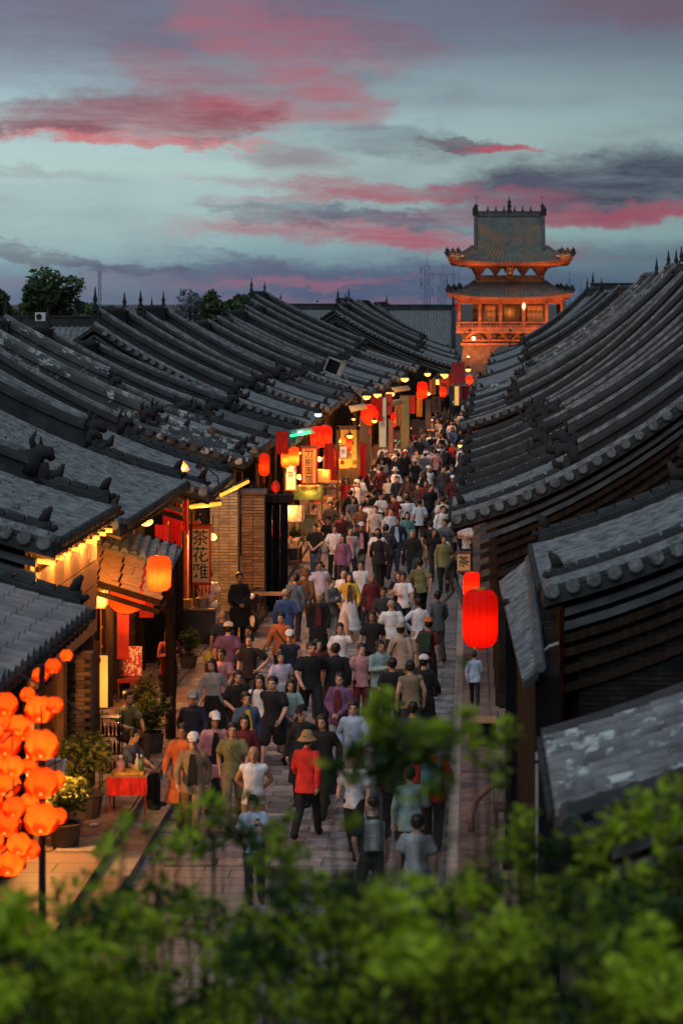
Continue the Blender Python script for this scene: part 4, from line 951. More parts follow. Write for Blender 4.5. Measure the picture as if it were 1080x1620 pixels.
NP = [
 (485,1160,B_,'walk_a','jacket','red','trousers','black','person in a red jacket and tan bucket hat walking away',dict(hat='bucket',hatc='tan')),
 (514,1130,F_,'walk_b','coat','black','trousers','black','long-haired woman in a black coat just behind the red jacket',dict(hair='long')),
 (478,1117,F_,'stand','coat','black','trousers','black','man in a dark cap and black coat left of the long-haired woman in black',dict(hat='cap',hatc='black',inner='charcoal')),
 (562,1108,F_,'walk_a','jacket','light blue','trousers','beige','man in a light blue shirt and beige trousers with a black belt',dict()),
 (585,1260,B_,'stand','tee','dark green','trousers','charcoal','person in dark green with a small white backpack among the leaves',dict(bag='pack',bagc='light grey',hair='bun')),
 (657,1288,B_,'stand_wide','tee','light grey','trousers','denim blue','person in a pale grey top and jeans behind the leaves, lowest on the right',dict(h=.96,width=1.1)),
 (684,1172,B_,'stand','jacket','red','trousers','black','person in a patterned red jacket with black trousers near the right gutter',dict(bag='pack',bagc='teal',width=1.12)),
 (652,1212,B_,'stand','jacket','pale teal','trousers','black','person in a pale grey-green jacket half hidden by the leafy branch',dict()),
 (404,1258,F_,'phone','tee','light blue','trousers','navy','person in a pale blue top bent low at the bottom, head down',dict(h=.9)),
 (400,1179,F_,'back','vest','white','trousers','tan','man in a white sleeveless shirt and tan trousers, hands behind his back',dict(hair=None)),
 (370,1142,F_,'walk_a','tee','olive','trousers','khaki','woman in a green patterned shirt looking up, small bag at her waist',dict(bag='sling',bagc='tan')),
 (337,1128,F_,'stand','coat','pink','skirt','black','person in a pink cardigan over long black clothes and a white cap',dict(hat='cap',inner='black',hair='long')),
 (303,1160,F_,'walk_b','jacket','khaki','trousers','khaki','man in a white cap and open tan denim jacket over a black shirt',dict(hat='cap',inner='black')),
 (286,1146,F_,'stand','coat','orange','trousers','brown','person in an orange coat close behind the man in the tan denim jacket',dict(h=.97)),
 (306,1093,F_,'walk_a','jacket','navy','trousers','black','man in a grey cap and dark navy jacket',dict(hat='cap',hatc='light grey')),
 (340,1042,F_,'walk_b','jacket','light grey','skirt','black','woman in a pale long-sleeved top and long black skirt',dict(hair='long',cat='person')),
 (376,1060,F_,'front','tee','black','trousers','black','man in a black shirt just right of the woman in the black skirt',dict()),
 (392,1094,F_,'walk_b','jacket','denim blue','trousers','light grey','woman in an open blue-grey jacket over a yellow top',dict(inner='yellow')),
 (386,1130,F_,'stand','jacket','dark red','trousers','black','person in a dark red top squeezed behind the green patterned shirt',dict(hair='long',h=.97)),
 (432,1070,F_,'walk_a','tee','black','shorts','black','large man in a black t-shirt and black shorts',dict(width=1.15)),
 (458,1075,F_,'front','tee','pale teal','skirt','grey','girl in a white and teal top with a grey skirt',dict(hair='long',h=.93)),
 (447,1030,F_,'stand','tee','lavender','skirt','light grey','girl in a flower-print top with black hair',dict(hair='long',h=.95)),
 (490,1016,F_,'walk_b','tee','black','trousers','black','big man dressed all in black in the centre of the street',dict(width=1.2,h=1.05)),
 (533,1018,B_,'stand','jacket','black','trousers','black','man in a black jacket walking away beside the big man in black',dict(width=1.08)),
 (534,1064,F_,'front','jacket','purple','trousers','light grey','woman in a purple jacket and pale trousers holding something',dict(inner='dark red',hair='bun')),
 (505,1012,F_,'stand','tee','dark red','trousers','charcoal','woman whose face shows between two people in black',dict(h=.95,hair='long')),
 (394,1004,F_,'hip','tee','black','trousers','charcoal','short-haired man in a black t-shirt with a small white mark, near the pavement step',dict(inner=None)),
 (352,1026,F_,'walk_a','tee','pink','trousers','black','woman with dark hair in a pink top behind the pale long-sleeved one',dict(h=.97)),
 (358,986,B_,'stand','tee','purple','trousers','charcoal','man in a pinkish-white cap and violet-grey t-shirt seen from behind',dict(hat='cap',hatc='cream',width=1.12)),
 (350,966,B_,'stand','tee','charcoal','trousers','navy','bald man in a dark shirt above the violet-grey t-shirt',dict(hair=None)),
 (443,968,F_,'walk_b','jacket','orange','trousers','black','person in an orange top with a black shoulder bag',dict(bag='sling')),
 (458,998,F_,'stand','vest','navy','trousers','charcoal','person in a white visor cap and navy vest',dict(hat='cap')),
 (407,1068,F_,'stand','tee','white','trousers','black','woman in a white top with a dark strap behind the large man in shorts',dict(hair='long',bag='pack')),
 (452,931,B_,'stand','jacket','blue','trousers','charcoal','balding man in a pale blue jacket on the left of the street',dict(hair=None,width=1.05)),
 (465,908,B_,'stand','jacket','denim blue','trousers','navy','man in a slate-blue jacket next to the balding man in blue',dict(bag='sling')),
 (503,936,F_,'stand_wide','coat','black','trousers','black','bald man in a black jacket over a dark red shirt',dict(hair=None,inner='dark red')),
 (524,913,.9,'crossed','jacket','grey','trousers','light grey','man in light grey carrying a child on his arm',dict()),
 (552,906,F_,'walk_a','jacket','yellow','skirt','white','woman in a bright yellow cardigan and long white skirt',dict(hair='long',inner='brown')),
 (508,888,F_,'walk_b','tee','lavender','trousers','charcoal','man in a pale lavender t-shirt',dict(width=1.1)),
 (481,902,F_,'walk_a','jacket','brown','trousers','brown','person in a brown hat and brown jacket',dict(hat='bucket',hatc='brown')),
 (541,900,F_,'stand','tee','white','trousers','black','woman in white beside the yellow cardigan',dict(hair='long')),
 (572,887,F_,'stand','tee','white','trousers','charcoal','man in a white polo shirt with a dark badge',dict()),
 (590,906,F_,'stand','jacket','dark red','trousers','black','grey-haired man in a dark red shirt',dict(hairm=GREYH)),
 (630,904,F_,'crossed','tee','black','skirt','black','woman in a black dress with folded arms',dict(hair='long')),
 (608,928,F_,'front','tee','charcoal','trousers','charcoal','man in a dark grey t-shirt in front of the dark red shirt',dict()),
 (588,966,F_,'walk_b','tee','black','trousers','black','young man in a black t-shirt facing the viewer with a hand raised',dict()),
 (622,948,B_,'stand','tee','white','trousers','charcoal','broad man in a white t-shirt seen from behind, cropped hair',dict(width=1.12,hair=None)),
 (664,946,B_,'hip','jacket','white','shorts','beige','person in a white long-sleeved shirt with a hand on the hip',dict()),
 (667,884,B_,'walk_a','tee','olive','trousers','black','man in an olive t-shirt walking away',dict(width=1.1)),
 (634,987,B_,'stand','jacket','beige','trousers','tan','person in a beige jacket and cap with a dark strap across the back',dict(hat='cap',hatc='beige',bag='sling')),
 (676,978,B_,'stand_wide','tee','dark red','trousers','black','man with an orange cap and dark green backpack over a maroon t-shirt',dict(hat='cap',hatc='orange',bag='pack',bagc='dark green')),
 (602,1012,.6,'phone','jacket','pale teal','trousers','denim blue','person in a pale teal shirt looking at a phone',dict(width=1.08)),
 (570,1018,F_,'stand','tee','pink','trousers','dark red','person in a red and white striped top half hidden by the pale teal shirt',dict(h=.97)),
 (622,1040,B_,'stand','tee','black','trousers','black','black-haired person in a black top above the leafy branch',dict(width=1.1)),
 (652,1045,B_,'stand','vest','khaki','trousers','charcoal','person in a grey-tan vest over orange sleeves',dict(width=1.12)),
 (671,1037,B_,'walk_b','coat','black','trousers','charcoal','person in a white cap and long black coat carrying a black bag',dict(hat='cap',bag='sling')),
 (500,828,F_,'front','tee','black','trousers','denim blue','man in a black t-shirt and jeans beside the easel board',dict(z=.0)),
 (527,830,F_,'front','tee','white','trousers','black','man in a white t-shirt with print and black trousers',dict()),
 (541,846,F_,'stand','jacket','purple','trousers','charcoal','woman in dark purple right of the white printed t-shirt',dict(hair='long',h=.95)),
 (555,834,F_,'stand','jacket','light grey','trousers','black','woman in a white jacket over pink, facing the camera',dict(inner='pink',hair='long')),
 (568,827,F_,'stand','jacket','black','trousers','grey','man in a white cap and black waistcoat over a pink shirt',dict(hat='cap',inner='pink')),
 (593,800,F_,'stand_wide','tee','light grey','trousers','grey','tall man in a pale grey-blue t-shirt',dict(width=1.1)),
 (570,797,F_,'stand','jacket','brown','trousers','charcoal','man in a brown-grey jacket left of the tall pale grey t-shirt',dict()),
 (600,842,B_,'walk_a','jacket','black','trousers','black','person in black walking away on the left of a dark pair',dict()),
 (613,830,B_,'walk_b','jacket','charcoal','trousers','black','man in charcoal walking away on the right of a dark pair',dict(width=1.1)),
 (651,838,F_,'stand','jacket','black','trousers','charcoal','grey-haired man in a plain black jacket in mid street',dict(hairm=GREYH,width=1.1)),
 (627,818,F_,'stand','jacket','navy','trousers','navy','man in a navy suit over a pale blue shirt',dict(inner='light blue')),
 (645,784,B_,'stand','tee','white','trousers','black','large man in a plain white t-shirt walking away in the crowd',dict(width=1.2)),
 (663,790,B_,'stand','tee','light blue','trousers','black','person in a pale blue and white top with a raised arm',dict()),
 (698,800,.5,'hip','jacket','white','trousers','black','person in a loose white shirt stretching an arm toward the right roof',dict(width=1.15)),
 (678,824,B_,'stand','tee','black','shorts','beige','person in a black t-shirt and beige shorts',dict(width=1.08)),
 (702,846,F_,'stand','jacket','olive','trousers','black','person in an olive-brown top beside the right roof edge',dict()),
 (717,868,1.4,'walk_a','jacket','charcoal','trousers','grey','person in grey trousers striding toward the right house',dict()),
 (560,1190,F_,'stand','tee','white','trousers','black','person in white with black trousers just under the man in light blue',dict(h=.95)),
 (620,1160,B_,'stand','jacket','black','trousers','black','person in black largely behind the leafy branch',dict()),
 (640,905,F_,'walk_a','tee','white','trousers','navy','person in a bright white t-shirt right of the woman with folded arms',dict()),
 (540,985,F_,'wave','tee','white','trousers','black','person in white lifting one arm behind the black jackets',dict()),
 (650,1110,B_,'walk_a','tee','navy','trousers','black','person in navy just above the leafy branch',dict()),
 (690,935,B_,'walk_b','jacket','grey','trousers','charcoal','person in grey walking close to the right gutter',dict()),
 (642,810,F_,'stand','jacket','teal','trousers','black','person in teal with black hair behind the navy suit',dict(hair='long')),
]
for px, py, fc, p, top, tc_, bot, bc, lab, kw in NP:
    if fc in (F_, B_): fc = (0 if fc == F_ else math.pi)+random.uniform(-.35, .35)
    by_head(px, py, fc, p, top, tc_, bot, bc, lab, group='people strolling down the street', **kw)
    k = kw
# people on the left pavement
by_head(333, 903, -.4, 'front', 'tee', 'white', 'shorts', 'white', 'man in a white t-shirt and white apron at the banner doorway', z=.3, group='people on the left pavement', width=1.12)
by_head(378, 905, .4, 'front', 'coat', 'black', 'trousers', 'black', 'person in dark clothes standing over the parked scooter', z=.3, group='people on the left pavement')
by_head(266, 993, .5, 'phone', 'jacket', 'dark red', 'trousers', 'black', 'woman in a maroon jacket lifting a phone behind the potted shrubs', z=.3, hair='long', inner='white', group='people on the left pavement')
by_head(202, 1152, 1.3, 'sit', 'tee', 'grey', 'trousers', 'black', 'man in a grey shirt sitting behind the red cloth table', z=.3, group='people on the left pavement')
by_head(198, 1094, .8, 'sit', 'tee', 'olive', 'trousers', 'brown', 'woman sitting with her back to the wall beside the glowing panel', z=.35, hair='bun', group='people on the left pavement')
by_head(494, 799, .9, 'sit', 'tee', 'pink', 'trousers', 'tan', 'woman in pink sitting on the frame behind the easel board', z=.35, group='people on the left pavement')
by_head(751, 1031, B_, 'stand', 'jacket', 'light blue', 'trousers', 'black', 'child in a pale blue jacket standing on the dark box by the red lantern', h=.64, z=.55, group='people by the right houses')
by_head(456, 1012, F_, 'stand', 'tee', 'light blue', 'trousers', 'navy', 'child with dark hair between the flower-print girl and the navy vest', h=.8, group='people strolling down the street')
# mid and far crowd
tops = [('tee', 'black', 'black t-shirt'), ('tee', 'white', 'white t-shirt'), ('jacket', 'black', 'black jacket'), ('jacket', 'navy', 'navy jacket'), ('tee', 'grey', 'grey t-shirt'), ('jacket', 'charcoal', 'charcoal jacket'), ('tee', 'light blue', 'pale blue t-shirt'), ('jacket', 'dark red', 'dark red jacket'), ('tee', 'pink', 'pink t-shirt'), ('jacket', 'brown', 'brown jacket'), ('jacket', 'white', 'white shirt'), ('tee', 'red', 'red t-shirt'), ('jacket', 'beige', 'beige jacket'), ('tee', 'cream', 'cream t-shirt'), ('jacket', 'denim blue', 'denim jacket'), ('coat', 'black', 'long black coat'), ('tee', 'teal', 'teal t-shirt'), ('tee', 'lavender', 'lavender t-shirt'), ('vest', 'orange', 'orange vest'), ('jacket', 'olive', 'olive jacket')]
tw = [18, 22, 16, 10, 6, 12, 4, 5, 3, 6, 5, 3, 4, 3, 6, 8, 1, 2, 1, 3]
bots = [('trousers', 'black', 'black trousers'), ('trousers', 'charcoal', 'charcoal trousers'), ('trousers', 'denim blue', 'jeans'), ('shorts', 'beige', 'beige shorts'), ('trousers', 'khaki', 'khaki trousers'), ('skirt', 'white', 'a white skirt'), ('skirt', 'black', 'a black skirt'), ('trousers', 'light grey', 'pale trousers')]
heads = [('short', None, None, 'short black hair'), ('long', None, None, 'long black hair'), ('bun', None, None, 'hair in a bun'), ('short', 'cap', 'white', 'a white cap'), ('short', 'cap', 'red', 'a red cap'), ('short', 'bucket', 'cream', 'a cream sun hat'), ('short', 'cap', 'black', 'a black cap')]
placed = []
for o in bpy.data.objects:
    if o.name.startswith('person') and o.parent is None: placed.append((o.location.x, o.location.y))
used = set(); n = 0; tries = 0
rr = random.Random(5)
while n < 138 and tries < 9000:
    tries += 1
    d = rr.uniform(66, 128) if n < 112 else rr.uniform(125, 150)
    x = rr.uniform(xl(d)+.25, min(xr(d), .3)+.25)
    if d > 110: x = rr.uniform(xl(d)+.3, min(xr(d)-.3, 1.2))
    if math.sin(x*1.9+1.1)*math.sin(d*.55+x*.8) < -.42: continue      # people keep to loose clusters
    if any((x-a)**2*2.4+(d-c)**2*.5 < .3 for a, c in placed): continue
    t = rr.choices(tops, tw)[0]; bt = rr.choices(bots, [8, 6, 4, 1, 2, 1, 2, 1])[0]; hd = rr.choices(heads, [9, 6, 2, 2, .6, 1, 1])[0]; away = rr.random() < .38
    zone = 'near the left lanterns' if x < (xl(d)+.9) else 'near the right eaves' if x > -1.3 else 'in mid street'
    row = 'front' if d < 82 else 'middle' if d < 100 else 'back'
    lab = 'person in a %s and %s with %s, %s, %s of the dense crowd %s' % (t[2], bt[2], hd[3], 'walking away' if away else 'facing the viewer', row, zone)
    lab = lab.replace('a orange', 'an orange').replace('a olive', 'an olive')
    lab = ' '.join(lab.split()[:60])
    if len(lab.split()) > 16:
        lab = 'person in %s, %s, %s, %s, crowd %s %s' % (t[2], bt[2].replace('a ', ''), hd[3].replace('a ', ''), 'walking away' if away else 'facing camera', row, {'near the left lanterns': 'left', 'near the right eaves': 'right', 'in mid street': 'centre'}[zone])
    if lab in used: continue
    used.add(lab); placed.append((x, d))
    person(x, d, 0, (math.pi if away else 0)+rr.uniform(-.5, .5), rr.choice(['stand', 'walk_a', 'walk_b', 'front', 'stand_wide', 'crossed', 'hip', 'wave', 'look', 'carry', 'walk_a', 'walk_b', 'look', 'carry']), t[0], t[1], bt[0], bt[1], lab, hair=hd[0], hat=hd[1], hatc=hd[2] or 'white', h=rr.uniform(.93, 1.06), width=rr.uniform(.97, 1.14), near=False, bag=rr.choice([None, None, None, 'pack', 'sling']), group='dense crowd farther up the street')
    n += 1
# ------------------------------------------------------------------ lanterns
RED_SKIN = paper('red_lantern_silk', (.9, .022, .01), .8, .14)
ORANGE_SKIN = paper('orange_lantern_skin', (1.0, .09, .02), .8, .2)
LOTUS = [paper('lotus_skin', (1.0, .19, .03), .88, .11), paper('lotus_skin_deep', (1.0, .13, .022), .88, .13)]
GOLD = mat('gold_trim', (.6, .35, .06), .4, .2, 5, .1, metal=.5)
WARMGLOW = glow('warm_tube', (1, .45, .05), 1.9); WARMSTRIP = glow('warm_strip', (1, .4, .03), 1.7); BULB = glow('hot_bulb', (1, .5, .1), 2.2)
def lantern_skin_mesh(kind):
    b = MB(); n = 24
    if kind == 'drum':
        pr = [(.12, -.5), (.3, -.47), (.4, -.38), (.42, -.2), (.42, .2), (.4, .38), (.3, .47), (.12, .5)]; b.lathe(pr, n=48, mod=lambda q: 1+.045*abs(math.cos(8*q)))
    elif kind == 'round':
        b.lathe([(.48*math.sin(t)+.02, -.4*math.cos(t)) for t in np.linspace(.25, math.pi-.25, 11)], n=48, mod=lambda q: 1+.05*abs(math.cos(8*q)))
    elif kind == 'lotus':
        b.lathe([(.1, -.42), (.3, -.4), (.46, -.24), (.5, -.02), (.42, .2), (.26, .36), (.16, .4)], n=24, mod=lambda q: 1+.1*math.cos(7*q))
    return b.mesh('lantern_skin', True)
SKM = {k: lantern_skin_mesh(k) for k in ('drum', 'round', 'lotus')}
def ribs_mesh(kind):
    b = MB(); pr = [(.12, -.5), (.3, -.47), (.4, -.38), (.42, -.2), (.42, .2), (.4, .38), (.3, .47), (.12, .5)] if kind == 'drum' else [(.48*math.sin(t)+.02, -.4*math.cos(t)) for t in np.linspace(.25, math.pi-.25, 9)]
    for k in range(16): q = 2*math.pi*k/16; b.tube([(r*1.015*math.cos(q), r*1.015*math.sin(q), z) for r, z in pr], .007, 3, caps=False)
    return b.mesh('lantern_ribs')
RIBM = {k: ribs_mesh(k) for k in ('drum', 'round')}
RIM = MB().lathe([(.0, .03), (.14, .03), (.15, -.03), (.0, -.03)], n=12).mesh('lantern_rim')
TASS = MB().tube([(0, 0, 0), (0, 0, -.12)], .012, 4).lathe([(.02, -.1), (.05, -.16), (.06, -.5), (.0, -.5)], n=8).mesh('tassel')
PETAL = None
def petal_mesh():
    b = MB(); vs = []; n = 6
    for i in range(n+1):
        t = i/n; w = .2*math.sin(math.pi*min(1, t*.9+.08)); r = .2+.36*math.sin(t*1.7); z = -.38+.62*t
        for j in (-1, -.5, 0, .5, 1): vs.append((r-abs(j)**2*.05, j*w, z))
    fs = [(i*5+j, i*5+j+1, (i+1)*5+j+1, (i+1)*5+j) for i in range(n) for j in range(4)]
    b.add(vs, fs); return b.mesh('petal', True, fix=False)
PETAL = petal_mesh()
def lantern(px, py, d, wpx, hpx, kind, skin, label, e=10, group='red lanterns hung along the street', tassel=True, hang=.5, col=(1, .3, .06), chars=None, pos=None):
    c = pos or PX(px, py, d); w = wpx*d/F; h = hpx*d/F
    T = thing('lantern' if kind != 'lotus' else 'lotus_lantern', label, 'lantern', c, group=group)
    s = w/(.84 if kind == 'drum' else 1.0); sz = h/(1.0 if kind == 'drum' else .8)
    inst(SKM[kind], 'lantern_skin', skin, T, scale=(s, s, sz))
    if kind == 'lotus':
        for k in range(4): inst(PETAL, 'petal', skin, T, (0, 0, -h*.16), rot=(0, 0, k*1.2566+random.uniform(-.3, .3)), scale=(s*.98, s*.98, sz*.55))
        b = MB(); b.tube([(0, 0, h*.45), (0, 0, h*.45+.25)], .008, 4); b.build('wire', IRON, T); b = MB(); b.ball((0, -w*.3, -h*.26), (w*.15, w*.15, w*.14), 10, 7); b.build('bulb', glow('lotus_bulb', (1, .42, .06), 1.7), T, smooth=True)
    else:
        inst(RIBM[kind], 'lantern_ribs', REDP, T, scale=(s, s, sz), stuff=True)
        for sg in (-1, 1): inst(RIM, 'lantern_rim', GOLD, T, (0, 0, sg*h*.5), scale=(s, s, s))
        b = MB(); b.tube([(0, 0, h*.5), (0, 0, h*.5+hang)], .01, 4); b.build('wire', IRON, T)
        if tassel: inst(TASS, 'tassel', RED_CLOTH, T, (0, 0, -h*.5), scale=(s*1.2, s*1.2, s*1.1))
    lamp(T, (0, -w*.12, -h*.2 if kind == 'lotus' else -h*.12), e, col, min(.05, w*.12))
    if chars: inst(text_mesh(chars, w*.5, len(chars) > 1), 'lettering', mat('ink', (.02, .008, .006), .8, .1, 3, 0), T, (0, -w*.5, 0), rot=(R(90), 0, 0))
    return T

# cluster of lotus lanterns on a pole at the lower left
LP = [(105,1036,20),(84,1053,26),(64,1067,26),(8,1113,40),(63,1121,46),(86,1114,28),(28,1146,34),(10,1176,44),(66,1177,52),(38,1158,28),(20,1211,36),(46,1211,26),(8,1238,48),(66,1237,52),(88,1232,30),(22,1276,36),(46,1268,30),(9,1300,48),(66,1294,54),(92,1290,28),(30,1334,38),(46,1343,34),(14,1361,50),(2,1140,30),(-14,1206,44),(-16,1265,40),(-14,1330,40),(44,1098,24),(-12,1160,34)]
ys = sorted(LP, key=lambda a: a[1])
rows_ = ['topmost', 'upper', 'middle', 'lower', 'bottom']
pole_c = PX(58, 1400, 22.0)
desc = {0: 'highest and smallest lotus lantern under the tiled eave', 1: 'second small lotus lantern under the tiled eave', 2: 'third small lotus lantern under the eave, left of two smaller ones'}
for i, (px, py, w) in enumerate(LP):
    z = 'left frame edge' if px < 15 else 'pole' if px < 55 else 'brick wall side'
    lab = desc.get(i) or '%s orange lotus lantern %s, row %s%s' % ('large' if w > 42 else 'medium' if w > 30 else 'small', 'at '+z if 'side' not in z else 'nearest the brick wall', ['one', 'two', 'three', 'four', 'five', 'six'][min(5, int((py-1090)/45))], ', touching '+('a larger one' if w < 30 else 'neighbours') if i % 2 else '')
    lantern(px, py, 22.0+((i*7) % 5)*.22-.4+(4.5 if i < 3 else 0), w*.98, w*.86, 'lotus', LOTUS[i % 2], lab, e=2.5*(w/45)**2, group='orange lotus lanterns in the lower-left cluster', col=(1, .45, .1))
T = thing('lantern_pole', 'dark pole with bent wire arms carrying the orange lotus lantern cluster', 'pole', (pole_c.x, 22.3, 0))
b = MB(); b.tube([(0, 0, 0), (0, 0, 4.9)], [.045, .03], 8); b.build('pole', IRON, T)
for i in range(7):
    z = 3.0+i*.28; b = MB(); s = 1 if i % 2 else -1; b.tube([(0, 0, z), (s*.25, .05, z+.12), (s*.42, 0, z-.02)], .012, 5); b.build('arm', IRON, T)

# big red lantern by the right house
T = lantern(759, 978, 34.5, 54, 92, 'drum', RED_SKIN, 'big plain red drum lantern hanging beside the dark right wall', e=4, hang=.3, tassel=False)
lantern(746, 925, 37.5, 26, 40, 'drum', RED_SKIN, 'smaller red drum lantern half hidden behind the big one', e=5, tassel=False)
# street lanterns on the left and beyond
SL = [(513,690,78,23,34,'drum','red lantern with dark writing, outer one of a pair above the noodle banner',26,'福寿'),
 (500,692,80,18,34,'drum','red lantern, inner one of a pair above the noodle banner',16,None),
 (452,724,72,14,30,'drum','pale orange lantern left of two over the shop with the noodle banner',26,None),
 (466,722,72,14,30,'drum','pale orange lantern right of two over the shop with the noodle banner',26,None),
 (418,735,66,16,36,'drum','dim red lantern under the dark eave before the pair of pale orange ones',2,None),
 (436,770,66,14,18,'round','small dark red lantern with a tassel by the black doorway',2,None),
 (584,656,92,26,32,'round','fat bright red lantern under the roof corner in mid street',30,None),
 (668,617,112,16,26,'drum','red lantern with a glowing lower half high over the crowd',26,None),
 (742,601,150,10,14,'round','tiny round red lantern near the gate tower, right end of the street',20,None),
 (622,664,105,8,22,'drum','narrow red lantern between signs behind the fat bright one',12,None),
 (700,620,125,9,16,'drum','small red lantern left of the last white sign lights',14,None),
 (552,700,84,10,30,'round','orange lantern in the golden lit shop opening',16,None)]
for px, py, d, w, h, kd, lab, e, ch in SL:
    dim = e < 5
    lantern(px, py, d, w, h, kd, (ORANGE_SKIN if 'pale' in lab else mat('dim_silk', (.3, .015, .012), .6, .1, 4, 0, trans=.4) if dim else RED_SKIN), lab, e=e, chars=ch, hang=.6)
# two big ones under the canopy
lantern(252, 907, 39.8, 36, 56, 'drum', ORANGE_SKIN, 'large orange lantern right of the plank canopy', e=20, tassel=False, hang=.2, col=(1, .4, .1))
lantern(201, 948, 42.2, 56, 44, 'round', ORANGE_SKIN, 'large orange lantern underneath the plank canopy', e=12, tassel=False, hang=.2)

# ------------------------------------------------------------------ eave lights
def tube_light(a, b_, r, label, m=WARMGLOW, e=10, group='warm tube lamps under the lit eave', name='tube_lamp'):
    a, b_ = Vector(a), Vector(b_); c = (a+b_)/2; T = thing(name, label, 'lamp', c, group=group)
    q = MB(); q.tube([a-c, b_-c], r, 8); q.build('glowing_tube', m, T); q = MB(); q.tube([a-c+Vector((0, 0, r*1.6)), b_-c+Vector((0, 0, r*1.6))], r*.8, 4); q.build('housing', IRON, T)
    if e: lamp(T, (0.05, 0, -.12), e, (1, .4, .08), .1)
    return T
ordn = ['nearest', 'second', 'third', 'fourth', 'fifth', 'sixth', 'seventh', 'eighth', 'farthest']
for i in range(9):
    y = 33.3+i*.66; tube_light((-6.6, y, 4.64-.01*i), (-6.26, y+.05, 4.6-.01*i), .035, '%s tube lamp in the row glowing under the left eave' % ordn[i], e=34 if i % 2 == 0 else 0)
BP = thing('shop_wall_panel', 'golden lit panelled upper shop front below the row of tube lamps', 'panelling', (-6.58, 33.2, 2.75))
for i in range(7):
    for j in range(4): b = MB(); b.box((0, .4+i*.8, .2+j*.42), (.06, .76, .39)); b.build('panel', WOOD_L, BP)
def strip_light(p0, p1, label, e=22, r=.045):
    return tube_light(p0, p1, r, label, WARMSTRIP, e, 'golden light strips under the left eaves', 'light_strip')
strip_light(PX(302, 802, 49.6), PX(348, 797, 51.6), 'golden light strip under the eave nearest the calligraphy banner', 26)
strip_light(PX(350, 783, 51.8), PX(392, 762, 55.5), 'golden light strip just beyond the roof corner over the pale brick pier', 26)
strip_light(PX(276, 708, 61.0), PX(318, 696, 65.0), 'short golden light strip under the white-speckled roof edge', 16, .06)
strip_light(PX(284, 722, 61.5), PX(306, 712, 64.0), 'second shorter golden strip below the white-speckled roof edge', 8, .05)
strip_light(PX(252, 801, 46.0), PX(262, 799, 47.0), 'tiny golden strip under the dark eave left of the red pennant', 5, .04)
strip_light(PX(384, 731, 60.0), PX(396, 729, 61.0), 'tiny golden strip under the eave beside the dim red lantern', 5, .04)
def bulb(px, py, d, rpx, label, e=8, m=BULB, col=(1, .5, .16), cat='lamp'):
    c = PX(px, py, d); T = thing('eave_bulb', label, cat, c, group='bare bulbs and small shop lights'); r = rpx*d/F
    q = MB(); q.ball((0, 0, 0), (r*1.3, r, r*.8), 10, 6); q.build('bulb', m, T); q = MB(); q.lathe([(.02, r*2.2), (r*.5, r*1.3), (r*1.2, r*.7), (r*1.35, r*.4)], n=10); q.build('shade', IRON, T)
    if e: lamp(T, (.05, -.05, -r-.05), e, col, r)
for a in [(580,628,98,5,'warm eave lamp left of three over the fat red lantern',30),(597,625,100,5,'warm eave lamp middle of three over the fat red lantern',30),(617,623,102,5.5,'warm eave lamp right of three over the fat red lantern',30),
          (640,600,118,5,'warm lamp on top of the tall timber post',30),(676,592,128,4,'warm lamp just under the far roof line, upper left of a pair',22),(701,594,132,6,'yellow lamp under the far roof line, upper right of a pair',30),
          (693,603,128,7,'wide pale lamp under the pair of far lamps',40),(740,585,150,3.5,'faint warm lamp above the tiny round red lantern',16),
          (553,690,82,4,'lamp at the top of the golden shop opening',40),(402,775,60,6,'hot bulb over the stall right of the pale brick pier',46),(400,790,60,4,'lower hot bulb over the stall right of the pale brick pier',20),
          (231,825,48,9,'hot orange lamp glowing behind the canopy roof',36),(223,817,48.5,4,'small orange lamp left of the hot one behind the canopy',8),(474,716,74,3,'small bulb above the pale orange lanterns',10),
          (592,666,90,3.5,'small white spotlight on the fat red lantern',10),(559,663,88,2.5,'tiny white lamp before the fat red lantern',6),(728,705,98,3.5,'white lamp by the right eaves at head height',12),(735,707,97,3,'warm lamp beside the white one at the right eaves',12)]:
    bulb(a[0], a[1], a[2], a[3], a[4], a[5])
COOL = glow('cool_led', (.6, .85, 1), 2.5); GREEN = glow('green_led', (.05, 1, .3), 1.6)
for a in [(503,656,80,4.5,'cool white spotlight under the eave above the red lantern pair',COOL),(474,684,76,2.5,'tiny white light left of the green-lit awning',COOL)]:
    bulb(a[0], a[1], a[2], a[3], a[4], 3, a[5], (.7, .9, 1))
# awnings: grey hoods with lit edges
def awning(px, py, d, w, label, strip=None):
    c = PX(px, py, d); T = thing('awning', label, 'awning', c, group='small shop awnings'); q = MB(); q.add([(-w*.6, -.3, .18), (w*.5, -.3, .28), (w*.6, .6, .05), (-w*.5, .6, -.1), (-w*.6, -.3, .14), (w*.5, -.3, .24), (w*.6, .6, .01), (-w*.5, .6, -.14)], [(0, 1, 2, 3), (7, 6, 5, 4), (0, 4, 5, 1), (1, 5, 6, 2), (2, 6, 7, 3), (3, 7, 4, 0)]); q.build('awning_sheet', mat('awning_grey', (.2, .26, .3), .6, .2, 3, .1), T)
    if strip: q = MB(); q.tube([(-w*.55, -.32, -.02), (w*.45, -.32, .12)], .05, 6); q.build('light_edge', strip, T); lamp(T, (.1, -.5, -.2), 12, (.1, 1, .4), .05)
awning(478, 688, 76, .7, 'grey awning with a green glowing edge over the noodle banner', GREEN)
awning(566, 648, 90, .6, 'grey sheet awning left of the fat red lantern'); awning(624, 640, 102, .6, 'grey sheet awning right of the fat red lantern'); awning(632, 618, 110, .9, 'pale folded awning on the tall timber post')

